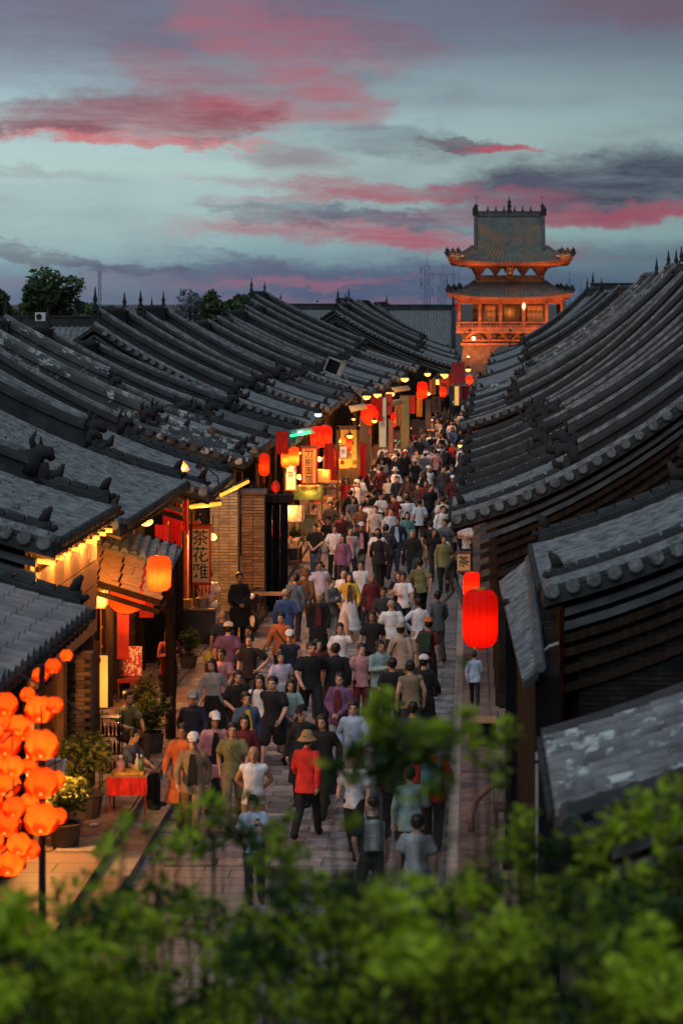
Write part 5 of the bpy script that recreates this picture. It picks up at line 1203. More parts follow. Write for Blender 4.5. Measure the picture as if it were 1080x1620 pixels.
# ------------------------------------------------------------------ banners and boards
INK = mat('ink', (.02, .008, .006), .8, .1, 3, 0); FRINGE = mat('fringe', (.4, .08, .02), .9, .3, 9, .2)
def banner(px, py, d, w, h, label, main, sub=None, ground=(.85, .42, .16), border=(.5, .04, .015), e=14, size=None, facing=0, nf=12, horse=False, estr=.35):
    c = PX(px, py, d); T = thing('shop_banner', label, 'banner', c, facing, 'hanging shop banners'); BM = mat('banner_border', border, .8, .15, 6, .1); G = mat('banner_ground_%d' % px, ground, .8, .12, 3, .1, trans=.3, emis=ground, estr=estr)  # banner ground glows by emission, so its lit look sits in the cloth
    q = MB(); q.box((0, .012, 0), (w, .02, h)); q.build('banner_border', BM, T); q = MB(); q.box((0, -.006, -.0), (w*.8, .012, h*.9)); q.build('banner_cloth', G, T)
    q = MB(); q.tube([(-w*.58, 0, h/2+.02), (w*.58, 0, h/2+.02)], .022, 6); q.build('rod', WOOD_B, T); q = MB(); q.tube([(-w*.5, 0, h/2), (0, 0, h/2+.3), (w*.5, 0, h/2)], .008, 4); q.build('cord', IRON, T)
    for i in range(nf): q = MB(); L_ = .16+.05*(i % 2); x = -w/2+w*(i+.5)/nf; q.tube([(x, 0, -h/2), (x, 0, -h/2-L_)], [.012, .02], 5); q.build('fringe_tassel', FRINGE if nf > 8 else RED_CLOTH, T)
    sz = (size or h*.9/len(main)*.92)*.96; inst(text_mesh(main, sz, True), 'lettering', INK, T, (0, -.014, -h*.03 if sub else 0), rot=(R(90), 0, 0))
    if sub: inst(text_mesh(sub, w*.2), 'lettering', INK, T, (0, -.014, h*.395), rot=(R(90), 0, 0))
    if e: lamp(T, (.3, -.7, .5), e, (1, .5, .18), .1)
    return T
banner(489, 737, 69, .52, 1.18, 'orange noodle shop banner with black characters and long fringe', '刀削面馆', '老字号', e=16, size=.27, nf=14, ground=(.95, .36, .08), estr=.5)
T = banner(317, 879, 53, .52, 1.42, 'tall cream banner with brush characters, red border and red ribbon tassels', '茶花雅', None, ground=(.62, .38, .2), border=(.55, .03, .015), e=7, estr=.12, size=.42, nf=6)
q = MB(); q.tube([(-.2, -.05, -1.0), (-.2, -.05, 1.1)], .016, 6); q.build('stand_pole', IRON, T)
# red pennants
def pennant(px, py, d, w, h, label, chars=None, scal=True):
    c = PX(px, py, d); T = thing('pennant', label, 'flag', c, group='red pennants over the left shops'); q = MB(); vs = []; n = 8
    for i in range(n+1):
        x = -w/2+w*i/n; yy = .06*math.sin(i*1.3); zb = -h/2-(.09 if scal and i % 2 else 0)+(h*.35*(1-i/n) if scal else 0); vs += [(x, yy, h/2-(.18*h*i/n if not scal else 0)), (x, yy, zb)]
    fs = [(2*i, 2*i+2, 2*i+3, 2*i+1) for i in range(n)]; q.add(vs, fs); q.add([(v[0], v[1]+.012, v[2]) for v in vs], fs); q.build('flag_cloth', mat('pennant_red', (.75, .03, .02), .8, .15, 4, .1, trans=.45, emis=(.8, .02, .015), estr=.3), T, smooth=True)  # flag glow is put into the cloth by emission
    q = MB(); q.tube([(w/2, 0, -h*.6), (w/2, 0, h*.75)], .018, 6); q.build('pole', GOLD, T)
    if chars: inst(text_mesh(chars, h/len(chars)*.75, True), 'lettering', INK, T, (.0, -.08, 0), rot=(R(90), 0, 0))
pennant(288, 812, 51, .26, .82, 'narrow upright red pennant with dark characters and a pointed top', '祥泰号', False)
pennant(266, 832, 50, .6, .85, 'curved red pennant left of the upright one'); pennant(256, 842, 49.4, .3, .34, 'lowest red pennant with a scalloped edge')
T = thing('finial_lamp', 'pink and gold lit ornament on a thin pole above the upright pennant', 'lamp', PX(290, 748, 51.2)); T.scale = (.5, .5, .6)
q = MB(); q.lathe([(0, .5), (.06, .4), (.2, .3), (.3, .12), (.12, 0), (.04, -.1)], n=10); q.build('lamp_head', glow('amber_glass', (1, .42, .06), 1.2), T); q = MB(); q.lathe([(.1, .28), (.33, .14), (.1, .1)], n=12); q.build('pink_ring', glow('pink_neon', (1, .15, .6), 1.0), T)
q = MB(); q.tube([(0, 0, -.1), (0, 0, -.95)], .03, 6); q.build('pole', GOLD, T); lamp(T, (0, -.4, .2), 14, (1, .4, .15))
T = thing('bracket_arm', 'dark bent rod with a small spotlight on the grey roof corner', 'bracket', PX(318, 735, 50)); q = MB(); q.tube([(-.3, 0, .12), (.1, 0, -.05), (.38, 0, -.28), (.4, 0, -.5)], .02, 5); q.build('rod', IRON, T); q = MB(); q.box((-.02, 0, .0), (.14, .12, .2), ry=.5); q.build('spotlight_head', IRON, T)
# wooden signboard right side, lit sign near the red lantern, framed hatch
T = thing('wooden_signboard', 'brown trapezoid wooden signboard above the right roofs at street edge', 'sign', PX(754, 776, 60)); q = MB(); q.add([(-.36, 0, -.38), (.42, 0, -.42), (.26, 0, .36), (-.3, 0, .36), (-.36, .1, -.38), (.42, .1, -.42), (.26, .1, .36), (-.3, .1, .36)], [(0, 1, 2, 3), (7, 6, 5, 4), (0, 4, 5, 1), (1, 5, 6, 2), (2, 6, 7, 3), (3, 7, 4, 0)]); q.build('board', mat('sign_brown', (.22, .13, .05), .7, .3, 3, .2), T); q = MB(); [q.tube([(-.3+i*.14, -.01, -.38), (-.28+i*.13, -.01, .36)], .01, 4) for i in range(5)]; q.build('batten', WOOD_B, T)
T = thing('lit_signbox', 'small cream lit sign with dark strokes hanging above the big red lantern', 'sign', PX(733, 889, 38)); q = MB(); q.box((0, 0, 0), (.22, .1, .28)); q.build('sign_box', glow('cream_panel', (.55, .33, .14), .15), T); inst(text_mesh('茶', .2), 'lettering', INK, T, (0, -.055, 0), rot=(R(90), 0, 0)); q = MB(); q.box((0, 0, .16), (.26, .12, .03)); q.box((0, 0, -.16), (.26, .12, .03)); q.build('frame', WOOD_B, T)
T = thing('roof_hatch', 'white-framed dark hatch box standing on the left roofs with a cable', 'hatch', PX(529, 581, 100)); q = MB()
for a in ((0, 0, .34, .84, .08), (0, 0, -.34, .84, .08)): q.box((a[0], 0, a[2]), (a[3], .1, a[4]), ry=0)
q.box((-.4, 0, 0), (.07, .1, .68)); q.box((.3, 0, 0), (.2, .1, .68)); q.build('frame', mat('dull_white', (.3, .33, .34), .6, .1, 3, 0), T); q = MB(); q.box((-.08, .03, 0), (.58, .04, .62)); q.build('glass', mat('dark_glass', (.01, .012, .015), .1, .1, 2, 0), T); q = MB(); q.tube([(.35, 0, 0), (1.0, -.2, -.5), (1.7, -.4, -.8), (1.9, -.4, -1.4)], .016, 4); q.tube([(.4, 0, -.35), (1.2, -.2, -.45), (1.9, -.4, -.9)], .012, 4); q.build('cable', mat('dull_white', (.3, .33, .34)), T); T.rotation_euler = (0, R(22), 0)
for px, py, d, lab in ((65, 501, 112, 'small white box unit on the long roof before the broad green tree'), (968, 477, 0, '')):
    if not lab: continue
    c = PX(px, py, d); T = thing('air_unit', lab, 'air conditioner', c); q = MB(); q.box((0, 0, 0), (.5, .4, .42)); q.build('casing', WHITE, T); q = MB(); q.lathe([(0, 0), (.15, 0), (.15, .02)], n=12); q.build('fan_grille', IRON, T, loc=(-.05, -.21, 0)); T.children[1].rotation_euler = (R(90), 0, 0)
T = thing('skylight', 'pale blue lit skylight on the high roof right of the tower', 'skylight', PX(1008, 472, 182)); q = MB(); q.box((0, 0, 0), (.85, .1, .75)); q.build('pane', mat('pale_glass', (.45, .6, .7), .2, .1, 1, 0), T); q = MB(); [q.box((s*.46, 0, 0), (.06, .16, .8)) for s in (-1, 1)]; [q.box((0, 0, s*.41), (.98, .16, .06)) for s in (-1, 1)]; q.build('frame', IRON, T)

# ------------------------------------------------------------------ canopy gate, wall, doors on the near left
T = thing('plank_canopy', 'little canopy roof of orange lit planks topped with grey tiles', 'canopy', (-6.55, 41.2, 3.0))
for r in range(4):
    for i in range(7): q = MB(); q.box((-.42+i*.2+(.03*(i % 2)), -.62+r*.2, .42+r*.155-i*.062+random.uniform(-.012, .012)), (.19, .25, .035), rx=.62, ry=.3); q.build('plank', WOOD_L, T)
for i in range(9): q = MB(); q.tube([(-.42+i*.17, .05, 1.02-i*.055), (-.42+i*.17, .75, 1.3-i*.055)], .075, 7); q.build('tile_row', TILE, T)
q = MB(); q.box((.25, .4, .88), (1.6, .75, .1), rx=.38, ry=.3); q.build('tile_bed', TILE, T)
q = MB(); q.box((.22, -.7, .2), (1.35, .1, .1), ry=.3); q.box((.25, -.72, .02), (1.25, .08, .09), ry=.3); q.box((-.45, -.1, .25), (.1, 1.2, .1)); q.box((.9, -.1, -.1), (.1, 1.2, .1)); q.build('beam', WOOD, T)
for x in (-.5, .92): q = MB(); q.tube([(x, .3, -2.7), (x, .3, .5)], .1, 8); q.build('post', WOOD, T)
lamp(T, (.05, -1.25, .95), 60, (1, .38, .08), .08)  # lamp added before the planks for the neighbouring eave's glow; no fixture
T = thing('wall_lamp', 'square yellow glass lamp hanging from a bracket by the canopy', 'lamp', PX(159, 945, 40.6)); q = MB(); q.box((0, 0, 0), (.22, .22, .3), taper=1.15); q.build('glass', glow('amber_pane', (1, .5, .1), 1.6), T); q = MB(); q.lathe([(0, .34), (.04, .3), (.05, .24), (.2, .17), (.2, .14)], n=4); q.box((0, 0, -.17), (.2, .2, .04)); q.box((-.16, 0, .3), (.4, .04, .04))
for a in (-1, 1):
    for c in (-1, 1): q.box((a*.12, c*.12, 0), (.02, .02, .32))
q.build('frame', GOLD, T); lamp(T, (0, -.3, -.1), 8, (1, .5, .15))
# brick wall beside the lanterns built from visible bricks
T = thing('brick_wall', 'brown brick wall end lit orange between the lantern cluster and the door leaf', 'wall', (-6.95, 37.2, .3))
q = MB(); q.box((0, .2, 1.15), (1.15, .3, 2.3)); q.build('wall_core', mat('mortar', (.1, .07, .05), .95, .2, 5, .3), T)
bm_ = [MB().box((0, 0, 0), (.25, .12, .062+.004*i), taper=.97).mesh('brick') for i in range(2)]; BR = [mat('brick_%s' % n, c, .9, .3, 6, .4) for n, c in (('tan', (.3, .19, .1)), ('brown', (.22, .13, .07)), ('umber', (.15, .09, .05)))]
for r in range(32):
    for i in range(4): inst(random.choice(bm_), 'brick', random.choice(BR), T, (-.44+i*.27+(.06 if r % 2 else -.03), .03+random.uniform(-.006, .006), .05+r*.071))
T = thing('door_leaf', 'tall plain timber door leaf standing open by the brown brick wall', 'door', PX(140, 1095, 38.5)+Vector((0, 0, -.85))); T.rotation_euler = (0, 0, .45)
for i in range(4): q = MB(); q.box((-.2+i*.115, 0, .85), (.11, .04, 1.75)); q.build('plank', WOOD_B, T)
q = MB(); q.box((-.02, -.03, .3), (.46, .03, .08)); q.build('brace', WOOD_B, T); q = MB(); q.box((-.02, -.03, 1.4), (.46, .03, .08)); q.build('brace', WOOD_B, T)
T = thing('glowing_panel', 'narrow upright glowing yellow sign panel beside the timber door leaf', 'sign', PX(163, 1078, 39.5)); q = MB(); q.box((0, 0, 0), (.17, .06, .92)); q.build('lit_face', glow('yellow_face', (.9, .42, .08), .75), T); q = MB(); q.box((0, .04, 0), (.2, .05, .97)); q.build('frame', IRON, T); lamp(T, (.3, -.4, 0), 12, (1, .5, .15))
T = thing('notice_card', 'small pinkish notice card below the glowing panel', 'sign', PX(167, 1133, 39.4)); q = MB(); q.box((0, 0, 0), (.19, .03, .22)); q.build('card', mat('pink_paper', (.6, .4, .36), .7, .1, 3, 0), T); inst(text_mesh('小吃', .07), 'lettering', INK, T, (0, -.02, .03), rot=(R(90), 0, 0))
for px, lab, tx in ((195, 'dark red door couplet on the post under the canopy lantern', '春'), (232, 'bright red hanging cloth at the brick corner beside the canopy', '')):
    T = thing('door_couplet', lab, 'door hanging', PX(px, 1000 if tx else 935, 45 if tx else 46)); q = MB(); q.box((0, 0, 0), (.24 if tx else .3, .02, 1.1)); q.build('cloth_strip', REDP if tx else RED_CLOTH, T); q = MB(); q.tube([(-.15, 0, .56), (.15, 0, .56)], .02, 6); q.build('rod', WOOD_B, T)
# brick piers
def pier(x0, x1, d, z, m, label, dep=.5):
    T = thing('brick_pier', label, 'pier', ((x0+x1)/2, d, .3), group='brick piers between the left shops'); q = MB(); q.box((0, dep/2, z/2), (x1-x0, dep, z)); q.build('shaft', m, T)
    for zc, e_ in ((z+.05, .1), (.1, .08)): q = MB(); q.box((0, dep/2, zc), (x1-x0+e_, dep+e_, .1 if zc > 1 else .2)); q.build('cap_course', TILE_D, T)
    if m is not BRICK:
        w = x1-x0; nb = max(2, round(w/.26)); bw = w/nb; bm = MB().box((0, 0, 0), (bw-.014, .06, .066), taper=.97).mesh('brick'); cs = [((.38, .33, .21), (.3, .26, .17), (.42, .35, .2)), ((.22, .14, .08), (.16, .1, .06), (.26, .16, .08))][m is BRICK_O]; ms = [mat('pier_brick_%d%d' % (m is BRICK_O, i), c, .9, .3, 7, .4) for i, c in enumerate(cs)]
        for r in range(int((z-.25)/.08)):
            for i in range(nb): inst(bm, 'brick', random.choice(ms), T, (-w/2+bw*(i+.5)+(0 if r % 2 else 0), -.012+random.uniform(-.005, .004), .25+r*.08))
pier(-7.25, -6.85, 50.5, 2.75, BRICK, 'dark grey brick pier left of the calligraphy banner')
pier(-6.72, -6.0, 57.0, 3.35, BRICK_Y, 'pale yellow brick pier lit beside the calligraphy banner')
pier(-5.95, -5.35, 57.4, 3.2, BRICK_O, 'brown brick pier right of the pale yellow one', .4)
T = thing('timber_column', 'thick orange lit timber column behind the calligraphy banner', 'column', (-6.95, 53.4, .3)); q = MB(); q.tube([(0, 0, 0), (0, 0, 2.9)], .14, 10); q.build('shaft', mat('orange_timber', (.4, .2, .06), .6, .3, 3, .2), T); q = MB(); q.box((.15, 0, 2.75), (.6, .12, .12), ry=-.5); q.build('brace', WOOD_L, T)
T = thing('couplet_board', 'pink vertical board with small dark characters by the brown brick pier', 'sign', PX(389, 845, 60)); q = MB(); q.box((0, 0, 0), (.18, .05, 1.3)); q.build('board', mat('pink_board', (.35, .14, .12), .7, .2, 3, .1), T); inst(text_mesh('客似云来', .18, True), 'lettering', INK, T, (0, -.03, 0), rot=(R(90), 0, 0))
T = thing('couplet_board', 'salmon coloured lower board beside the scooter', 'sign', PX(399, 895, 58.5)); q = MB(); q.box((0, 0, 0), (.22, .05, .75)); q.build('board', mat('salmon_board', (.55, .25, .2), .7, .2, 3, .1), T)
# porcelain figure lamp stall
T = thing('figure_statue', 'small painted figure with a pale robe under the hot bulb', 'statue', PX(386, 800, 59.6)); q = MB(); q.lathe([(0, .38), (.07, .34), (.09, .26), (.06, .2), (.12, .14), (.16, 0), (.14, -.2), (.17, -.3), (0, -.3)], n=12); q.build('robe', mat('porcelain', (.5, .5, .55), .4, .3, 6, 0), T, smooth=True); q = MB(); q.box((0, 0, -.34), (.5, .4, .06)); q.box((0, 0, -1.2), (.06, .06, 1.7)); q.build('stand', WOOD_B, T)
# dark shop post block mid left
T = thing('lacquered_shopfront', 'black lacquered shop front with tall dark shutters near the noodle banner', 'shop front', (-5.45, 59.6, 0))
for i in range(3): q = MB(); q.box((.0+i*.22, -.1-.1*i, 1.6), (.2, .1, 3.0)); q.build('shutter', mat('black_lacquer', (.01, .01, .012), .85, .3, 3, 0), T)
q = MB(); q.box((.22, -.2, 3.2), (.9, .4, .2)); q.build('lintel', WOOD, T)

# ------------------------------------------------------------------ street furniture on the left
def potted(px, py, d, w, h, label, lm=LEAF_P, n=420, round_=True, z0=.3, potm=None):
    """py = bottom of the pot"""
    x = (px-745)*d/F; T = thing('potted_shrub', label, 'potted plant', (x, d, z0), group='potted shrubs on the left pavement'); k = d/F; w *= k; h *= k; ph = min(.4, h*.35)
    q = MB(); q.lathe([(0, 0), (w*.24, 0), (w*.3, ph*.9), (w*.33, ph), (w*.27, ph), (w*.25, ph*.85), (0, ph*.85)], n=14); q.build('pot', potm or mat('terracotta_dark', (.06, .05, .045), .7, .3, 4, .2), T)
    q = MB(); [q.tube([(0, 0, ph*.8), (random.uniform(-.2, .2)*w, random.uniform(-.2, .2)*w, h*.7)], [.02, .008], 5) for _ in range(5)]; q.build('stem', BARK, T)
    cl = []
    for _ in range(9): a = random.uniform(0, 6.28); r = random.uniform(0, .3)*w; cl.append((math.cos(a)*r, math.sin(a)*r, ph+(h-ph)*random.uniform(.3, .75), w*.26, w*.26, (h-ph)*.29, n/4.5))
    leaves(cl, .1, .45).build('foliage', lm, T, fix=False)
PS = [(132,35.2,104,140,'bushy shrub with pale-edged leaves beside the red table, tallest on the near pavement',900),(104,33.4,84,110,'round leafy shrub in a dark pot just right of the lantern cluster',700),(240,40.2,66,100,'dense dark green shrub behind the seated man',420),
      (228,42.6,70,84,'arching golden-leafed shrub by the red patterned chair',300),(212,40.6,44,60,'low olive shrub right behind the seated man',240),(264,46.6,46,70,'round shrub in front of the woman in maroon',260),(298,49.4,46,64,'dark shrub behind the woman in maroon',260),(466,70,40,58,'leafy green shrub behind the easel board',300),(447,76,30,46,'smaller shrub farther left behind the easel board',200)]
for px, d, w, h, lab, n in PS: potted(px, 0, d, w, h, lab, n=n)
T = thing('market_table', 'small table with a bright red cloth, snacks and bottles on top', 'table', ((205-745)*35.6/F, 35.6, .3)); q = MB(); q.box((0, 0, .62), (.62, .5, .03)); q.build('tabletop', WOOD_L, T); q = MB(); vs = []
for i in range(13): x = -.32+.64*i/12; vs += [(x, -.27+.015*math.sin(i*2), .63), (x, -.28+.03*math.sin(i*1.7), .34)]
q.add(vs, [(2*i, 2*i+2, 2*i+3, 2*i+1) for i in range(12)]); q.build('cloth_skirt', mat('bright_red_cloth', (.6, .02, .015), .8, .3, 6, .3), T)
for sx in (-1, 1):
    for sy in (-1, 1): q = MB(); q.tube([(sx*.28, sy*.2, 0), (sx*.28, sy*.2, .6)], .018, 6); q.build('leg', REDP, T)
q = MB(); q.box((0, 0, .665), (.5, .34, .05)); tray = q.build('snack_tray', mat('yellow_snack', (.6, .35, .05), .7, .5, 20, .6), T)
def bottle(x, d, z, c, lab, h=.24, r=.04): T = thing('bottle', lab, 'bottle', (x, d, z), group='bottles on the red cloth table'); q = MB(); q.lathe([(0, 0), (r, 0), (r, h*.6), (r*.4, h*.8), (r*.35, h), (0, h)], n=10); q.build('bottle_body', mat('bottle_'+c[0], c[1], .25, .1, 3, 0), T, smooth=True); q = MB(); q.lathe([(r*.42, h*.93), (r*.42, h*1.06), (0, h*1.06)], n=8); q.build('cap', WHITE, T)
tx = (205-745)*35.6/F
bottle(tx-.12, 35.5, .99, ('pink', (.6, .3, .35)), 'fat pink bottle in the middle of the red cloth table', .24, .07); bottle(tx+.12, 35.65, .99, ('white', (.6, .6, .55)), 'white bottle right of the pink one on the red cloth table'); bottle(tx+.2, 35.55, .99, ('green', (.1, .2, .08)), 'dark green bottle at the right end of the red cloth table')
T = thing('drinks_rack', 'tall narrow rack of purple and dark bottles behind the red cloth table', 'rack', ((176-745)*37.4/F, 37.4, .3)); q = MB(); [q.box((0, 0, .3+i*.3), (.34, .26, .02)) for i in range(4)]; [q.box((s*.17, t*.12, .65), (.02, .02, 1.3)) for s in (-1, 1) for t in (-1, 1)]; q.build('frame', IRON, T)
for j in range(3):
    for i in range(5): q = MB(); q.lathe([(0, 0), (.025, 0), (.025, .13), (.01, .17), (.01, .21), (0, .21)], (-.13+i*.065, -.05, .31+j*.3), 8); q.build('bottle_slot', mat('purple_glass', (.1, .04, .12), .3, .3, 6, 0) if (i+j) % 2 else mat('dark_glass', (.01, .012, .015)), T)
T = thing('patterned_chair', 'chair back with a red and white patterned cover by the shrubs', 'chair', (-7.0, 45.4, .3)); q = MB(); q.box((0, 0, .45), (.45, .45, .06)); q.build('seat', REDP, T); q = MB(); q.box((0, .2, .8), (.45, .05, .6)); bk = q.build('backrest', mat('red_white_pattern', (.55, .03, .02), .8, .1, 3, 0, col2=(.8, .75, .7), c2lo=.5, c2hi=.52, s2=14), T)
for sx in (-1, 1):
    for sy in (-1, 1): q = MB(); q.tube([(sx*.2, sy*.2, 0), (sx*.2, sy*.2, .45)], .02, 6); q.build('leg', WOOD_B, T)
T = thing('white_tray_sign', 'small white-rimmed board leaning over the lotus lanterns', 'board', PX(84, 1216, 27)); q = MB(); q.box((0, 0, 0), (.28, .04, .22), ry=.12); q.build('board', mat('tan_board', (.5, .3, .2), .6, .1, 3, 0), T); q = MB(); q.box((0, -.01, .12), (.3, .05, .02), ry=.12); q.box((.14, -.01, 0), (.02, .05, .23), ry=.12); q.build('rim', WHITE, T)
T = thing('easel_board', 'yellow-framed easel board standing in front of the shrubs', 'easel', ((488-745)*71/F, 71, .3)); T.rotation_euler = (0, 0, -.5)
q = MB(); [q.tube([(s*.3, -.12, 0), (s*.26, .05, 1.35)], .025, 5) for s in (-1, 1)]; q.tube([(0, .45, 0), (0, .06, 1.3)], .02, 5); q.build('leg', mat('yellow_timber', (.6, .4, .1), .6, .2, 3, 0), T); q = MB(); q.box((0, -.02, 1.0), (.62, .04, .65), rx=-.13); q.build('board', mat('olive_board', (.35, .28, .1), .7, .3, 4, 0), T); q = MB(); [q.box((0, -.04, z), (.7, .05, .05), rx=-.13) for z in (.66, 1.34)]; [q.box((s*.33, -.04, 1.0), (.05, .05, .7), rx=-.13) for s in (-1, 1)]; q.build('frame', mat('yellow_timber', (.6, .4, .1)), T)
# scooter
T = thing('motor_scooter', 'dark parked scooter with a round wheel on the left pavement', 'scooter', ((385-745)*55.5/F, 55.5, .3), .5); 
for y in (-.62, .58):
    q = MB(); q.tube([(0, y+.23*math.cos(t), .25+.23*math.sin(t)) for t in np.linspace(0, 2*math.pi, 19)], .05, 6, caps=False); w = q.build('wheel', IRON, T); q = MB(); q.tube([(-.03, y, .25), (.03, y, .25)], .14, 10); q.build('rim', WHITE, w)
BKM = mat('scooter_black', (.015, .015, .018), .3, .2, 3, 0)
q = MB(); q.tube([(0, -.2, .35), (0, .2, .4), (0, .6, .62), (0, .85, .6)], [.12, .15, .16, .08], 8, cap_round=True); q.box((0, -.2, .28), (.3, .5, .08)); q.build('body', BKM, T, smooth=True); q = MB(); q.tube([(0, .05, .72), (0, .4, .76), (0, .75, .74)], [.1, .14, .09], 8, cap_round=True, ell=(.6, 1)); q.build('saddle', BKM, T); q = MB(); q.tube([(0, -.62, .3), (0, -.5, .7), (0, -.42, 1.0)], .035, 6); q.box((0, -.48, .65), (.34, .08, .5), rx=.25); q.build('front_shield', BKM, T); q = MB(); q.tube([(-.3, -.36, 1.02), (0, -.43, 1.0), (.3, -.36, 1.02)], .02, 6); q.build('handlebar', IRON, T); q = MB(); q.ball((0, -.56, .86), (.08, .05, .08), 8, 6); q.build('headlight', WHITE, T)
# stall goods by the calligraphy banner
T = thing('food_cart', 'dark food cart with a steel pot in front of the man in white', 'cart', ((318-745)*53.6/F, 53.0, .3)); q = MB(); q.box((0, 0, .45), (.8, .5, .75)); q.build('cabinet', mat('cart_dark', (.04, .05, .055), .5, .2, 3, 0), T); q = MB(); q.box((0, 0, .85), (.88, .56, .04)); q.build('counter', mat('steel', (.4, .38, .36), .35, .1, 3, 0, metal=.8), T); q = MB(); q.lathe([(0, 0), (.15, 0), (.17, .22), (.16, .23), (0, .2)], (.1, 0, .87), 14); q.build('pot', mat('steel', (.4, .38, .36)), T); q = MB(); q.box((-.25, -.05, .97), (.24, .2, .2)); q.build('spice_box', mat('amber_box', (.6, .35, .08), .5, .2, 5, 0), T)
for s in (-1, 1): q = MB(); q.tube([(s*.3, -.28, .12), (s*.3, -.24, .12)], .12, 12); q.build('wheel', IRON, T)
T = thing('toy_bundle', 'heap of orange and yellow toys beside the cart on the pavement', 'toys', ((345-745)*49/F, 49, .3)); [MB().ball((random.uniform(-.2, .2), random.uniform(-.15, .15), .2+random.uniform(0, .45)), random.uniform(.09, .16), 10, 7).build('toy', mat('toy_%d' % (i % 3), [(.7, .12, .03), (.65, .5, .06), (.7, .3, .2)][i % 3], .6, .2, 4, 0), T, smooth=True) for i in range(9)]; MB().box((0, 0, .1), (.55, .4, .2)).build('crate', WOOD_B, T)
T = thing('flower_stall', 'low stall of pale wrapped flowers and baskets beyond the scooter', 'stall', ((428-745)*61/F, 61, .3)); q = MB(); q.box((0, 0, .55), (.9, .5, .05)); [q.box((sx*.4, sy*.2, .27), (.04, .04, .54)) for sx in (-1, 1) for sy in (-1, 1)]; q.build('table', WOOD_L, T)
for i in range(5): q = MB(); q.lathe([(.03, 0), (.06, .05), (.12, .28), (.0, .24)], (-.36+i*.18, random.uniform(-.1, .1), .58), 8); q.build('bouquet', mat('wrap_%d' % (i % 3), [(.6, .55, .6), (.4, .4, .42), (.6, .45, .2)][i % 3], .6, .2, 5, 0), T)
T = thing('folding_table', 'small pale folding table on the pavement beyond the flower stall', 'table', ((423-745)*56.5/F, 57, .3)); q = MB(); q.box((0, 0, .66), (.8, .4, .05)); q.build('tabletop', WOOD_L, T)
for s in (-1, 1): q = MB(); q.tube([(s*.33, -.15, 0), (-s*.2+s*.33, .15, .64)], .015, 5); q.build('leg', IRON, T)
# black cabinet the child stands on, bent driftwood rail, right post and poles
T = thing('step_box', 'black box with a pale lid that the child in blue stands on', 'box', ((763-745)*41.6/F, 42.2, .05)); q = MB(); q.box((0, 0, .24), (.5, .55, .48)); q.build('box_body', mat('black_lacquer', (.012, .012, .014)), T); q = MB(); q.box((0, 0, .49), (.54, .58, .03)); q.build('lid', WOOD_L, T)
T = thing('driftwood_rail', 'bent weathered driftwood bench arm by the right wall', 'bench', ((765-745)*35.5/F, 35.5, .05)); q = MB(); q.tube([(-.2, -.25, 0), (-.22, -.2, .3), (-.1, 0, .52), (.15, .2, .68), (.3, .3, .66)], [.05, .055, .06, .055, .05], 8); q.build('arm', mat('driftwood', (.3, .16, .12), .8, .3, 5, .4), T, smooth=True); q = MB(); q.box((.3, .3, .3), (.3, .5, .06)); q.box((.2, .1, .15), (.06, .06, .3)); q.build('seat', WOOD_B, T)
T = thing('entrance_post', 'tall black timber post and wall end standing below the right eave', 'post', (.6, 33.2, 0)); q = MB(); q.box((.12, 0, 2.0), (.42, .3, 4.0)); q.build('post_shaft', mat('black_lacquer', (.012, .012, .014)), T); q = MB(); q.box((.12, 0, 4.0), (.5, .36, .1)); q.box((.12, 0, .1), (.5, .36, .2)); q.build('post_block', WOOD, T)
for px, y0, y1, d, lab in ((849, 1190, 1335, 24.5, 'thin white downpipe under the lichened right roof'), (850, 1035, 1140, 29.5, 'thin grey stay wire slanting from the right gable')):
    a, c = PX(px, y0, d), PX(px+1, y1, d); T = thing('downpipe', lab, 'pipe', (a.x, d, 0)); q = MB(); q.tube([(0 if px == 849 else .12, 0, a.z), (0, 0, c.z if px != 849 else 0)], .02, 6); q.build('pipe', mat('pipe_grey', (.35, .35, .34), .6, .1, 3, 0), T); q = MB(); q.box((0, 0, a.z-.1), (.07, .05, .03)); q.build('clip', IRON, T)
T = thing('gable_lamp_bracket', 'grey metal arm and junction box fixed at the corner of the right gable', 'bracket', PX(868, 1018, 29)); q = MB(); q.tube([(-.12, -.1, -.12), (0, -.1, -.02), (.12, -.1, .02)], .022, 5); q.build('arm', mat('pipe_grey', (.35, .35, .34)), T); q = MB(); q.box((-.15, -.1, -.14), (.1, .06, .05)); q.build('lamp_head', IRON, T)
# signs and posts up the street on the left
ZS = [(605,668,97,.3,2.2,(.5,.42,.25),'tall pale lit vertical board left of the crowd','晋商'),(618,690,100,.2,1.5,(.6,.2,.1),'salmon hanging sign at the tall pale board',''),(640,668,108,.42,2.6,(.42,.25,.07),'golden timber shopfront post under the lamp',''),(657,690,110,.3,1.6,(.1,.05,.03),'dark sign panel right of the golden shopfront',''),
      (702,612,126,.5,.9,(.5,.04,.02),'red framed sign under the far lamps','酒'),(724,590,140,.8,1.3,(.25,.01,.03),'large dark crimson banner under the last roof',''),(722,626,138,.25,1.2,(.8,.5,.12),'narrow golden lit sign near the street end',''),(614,640,99,.28,.9,(.5,.02,.02),'red vertical cloth sign beside the fat lantern','面'),
      (543,715,83,.24,.45,(.6,.6,.62),'small white round-cornered sign in front of the golden opening','茶'),(563,757,86,.12,.5,(.55,.6,.6),'thin white standing sign by the crowd edge',''),(460,752,73,.3,.95,(.45,.55,.55),'pale green and white sign left of the noodle banner','茶'),(578,705,92,.4,2.4,(.02,.02,.025),'black tall door panel beneath the fat red lantern',''),
      (677,655,116,.24,1.5,(.2,.12,.06),'brown post sign in mid street behind the crowd',''),(690,640,120,.4,.8,(.12,.06,.05),'dark plaque above the far shopfront','客栈')]
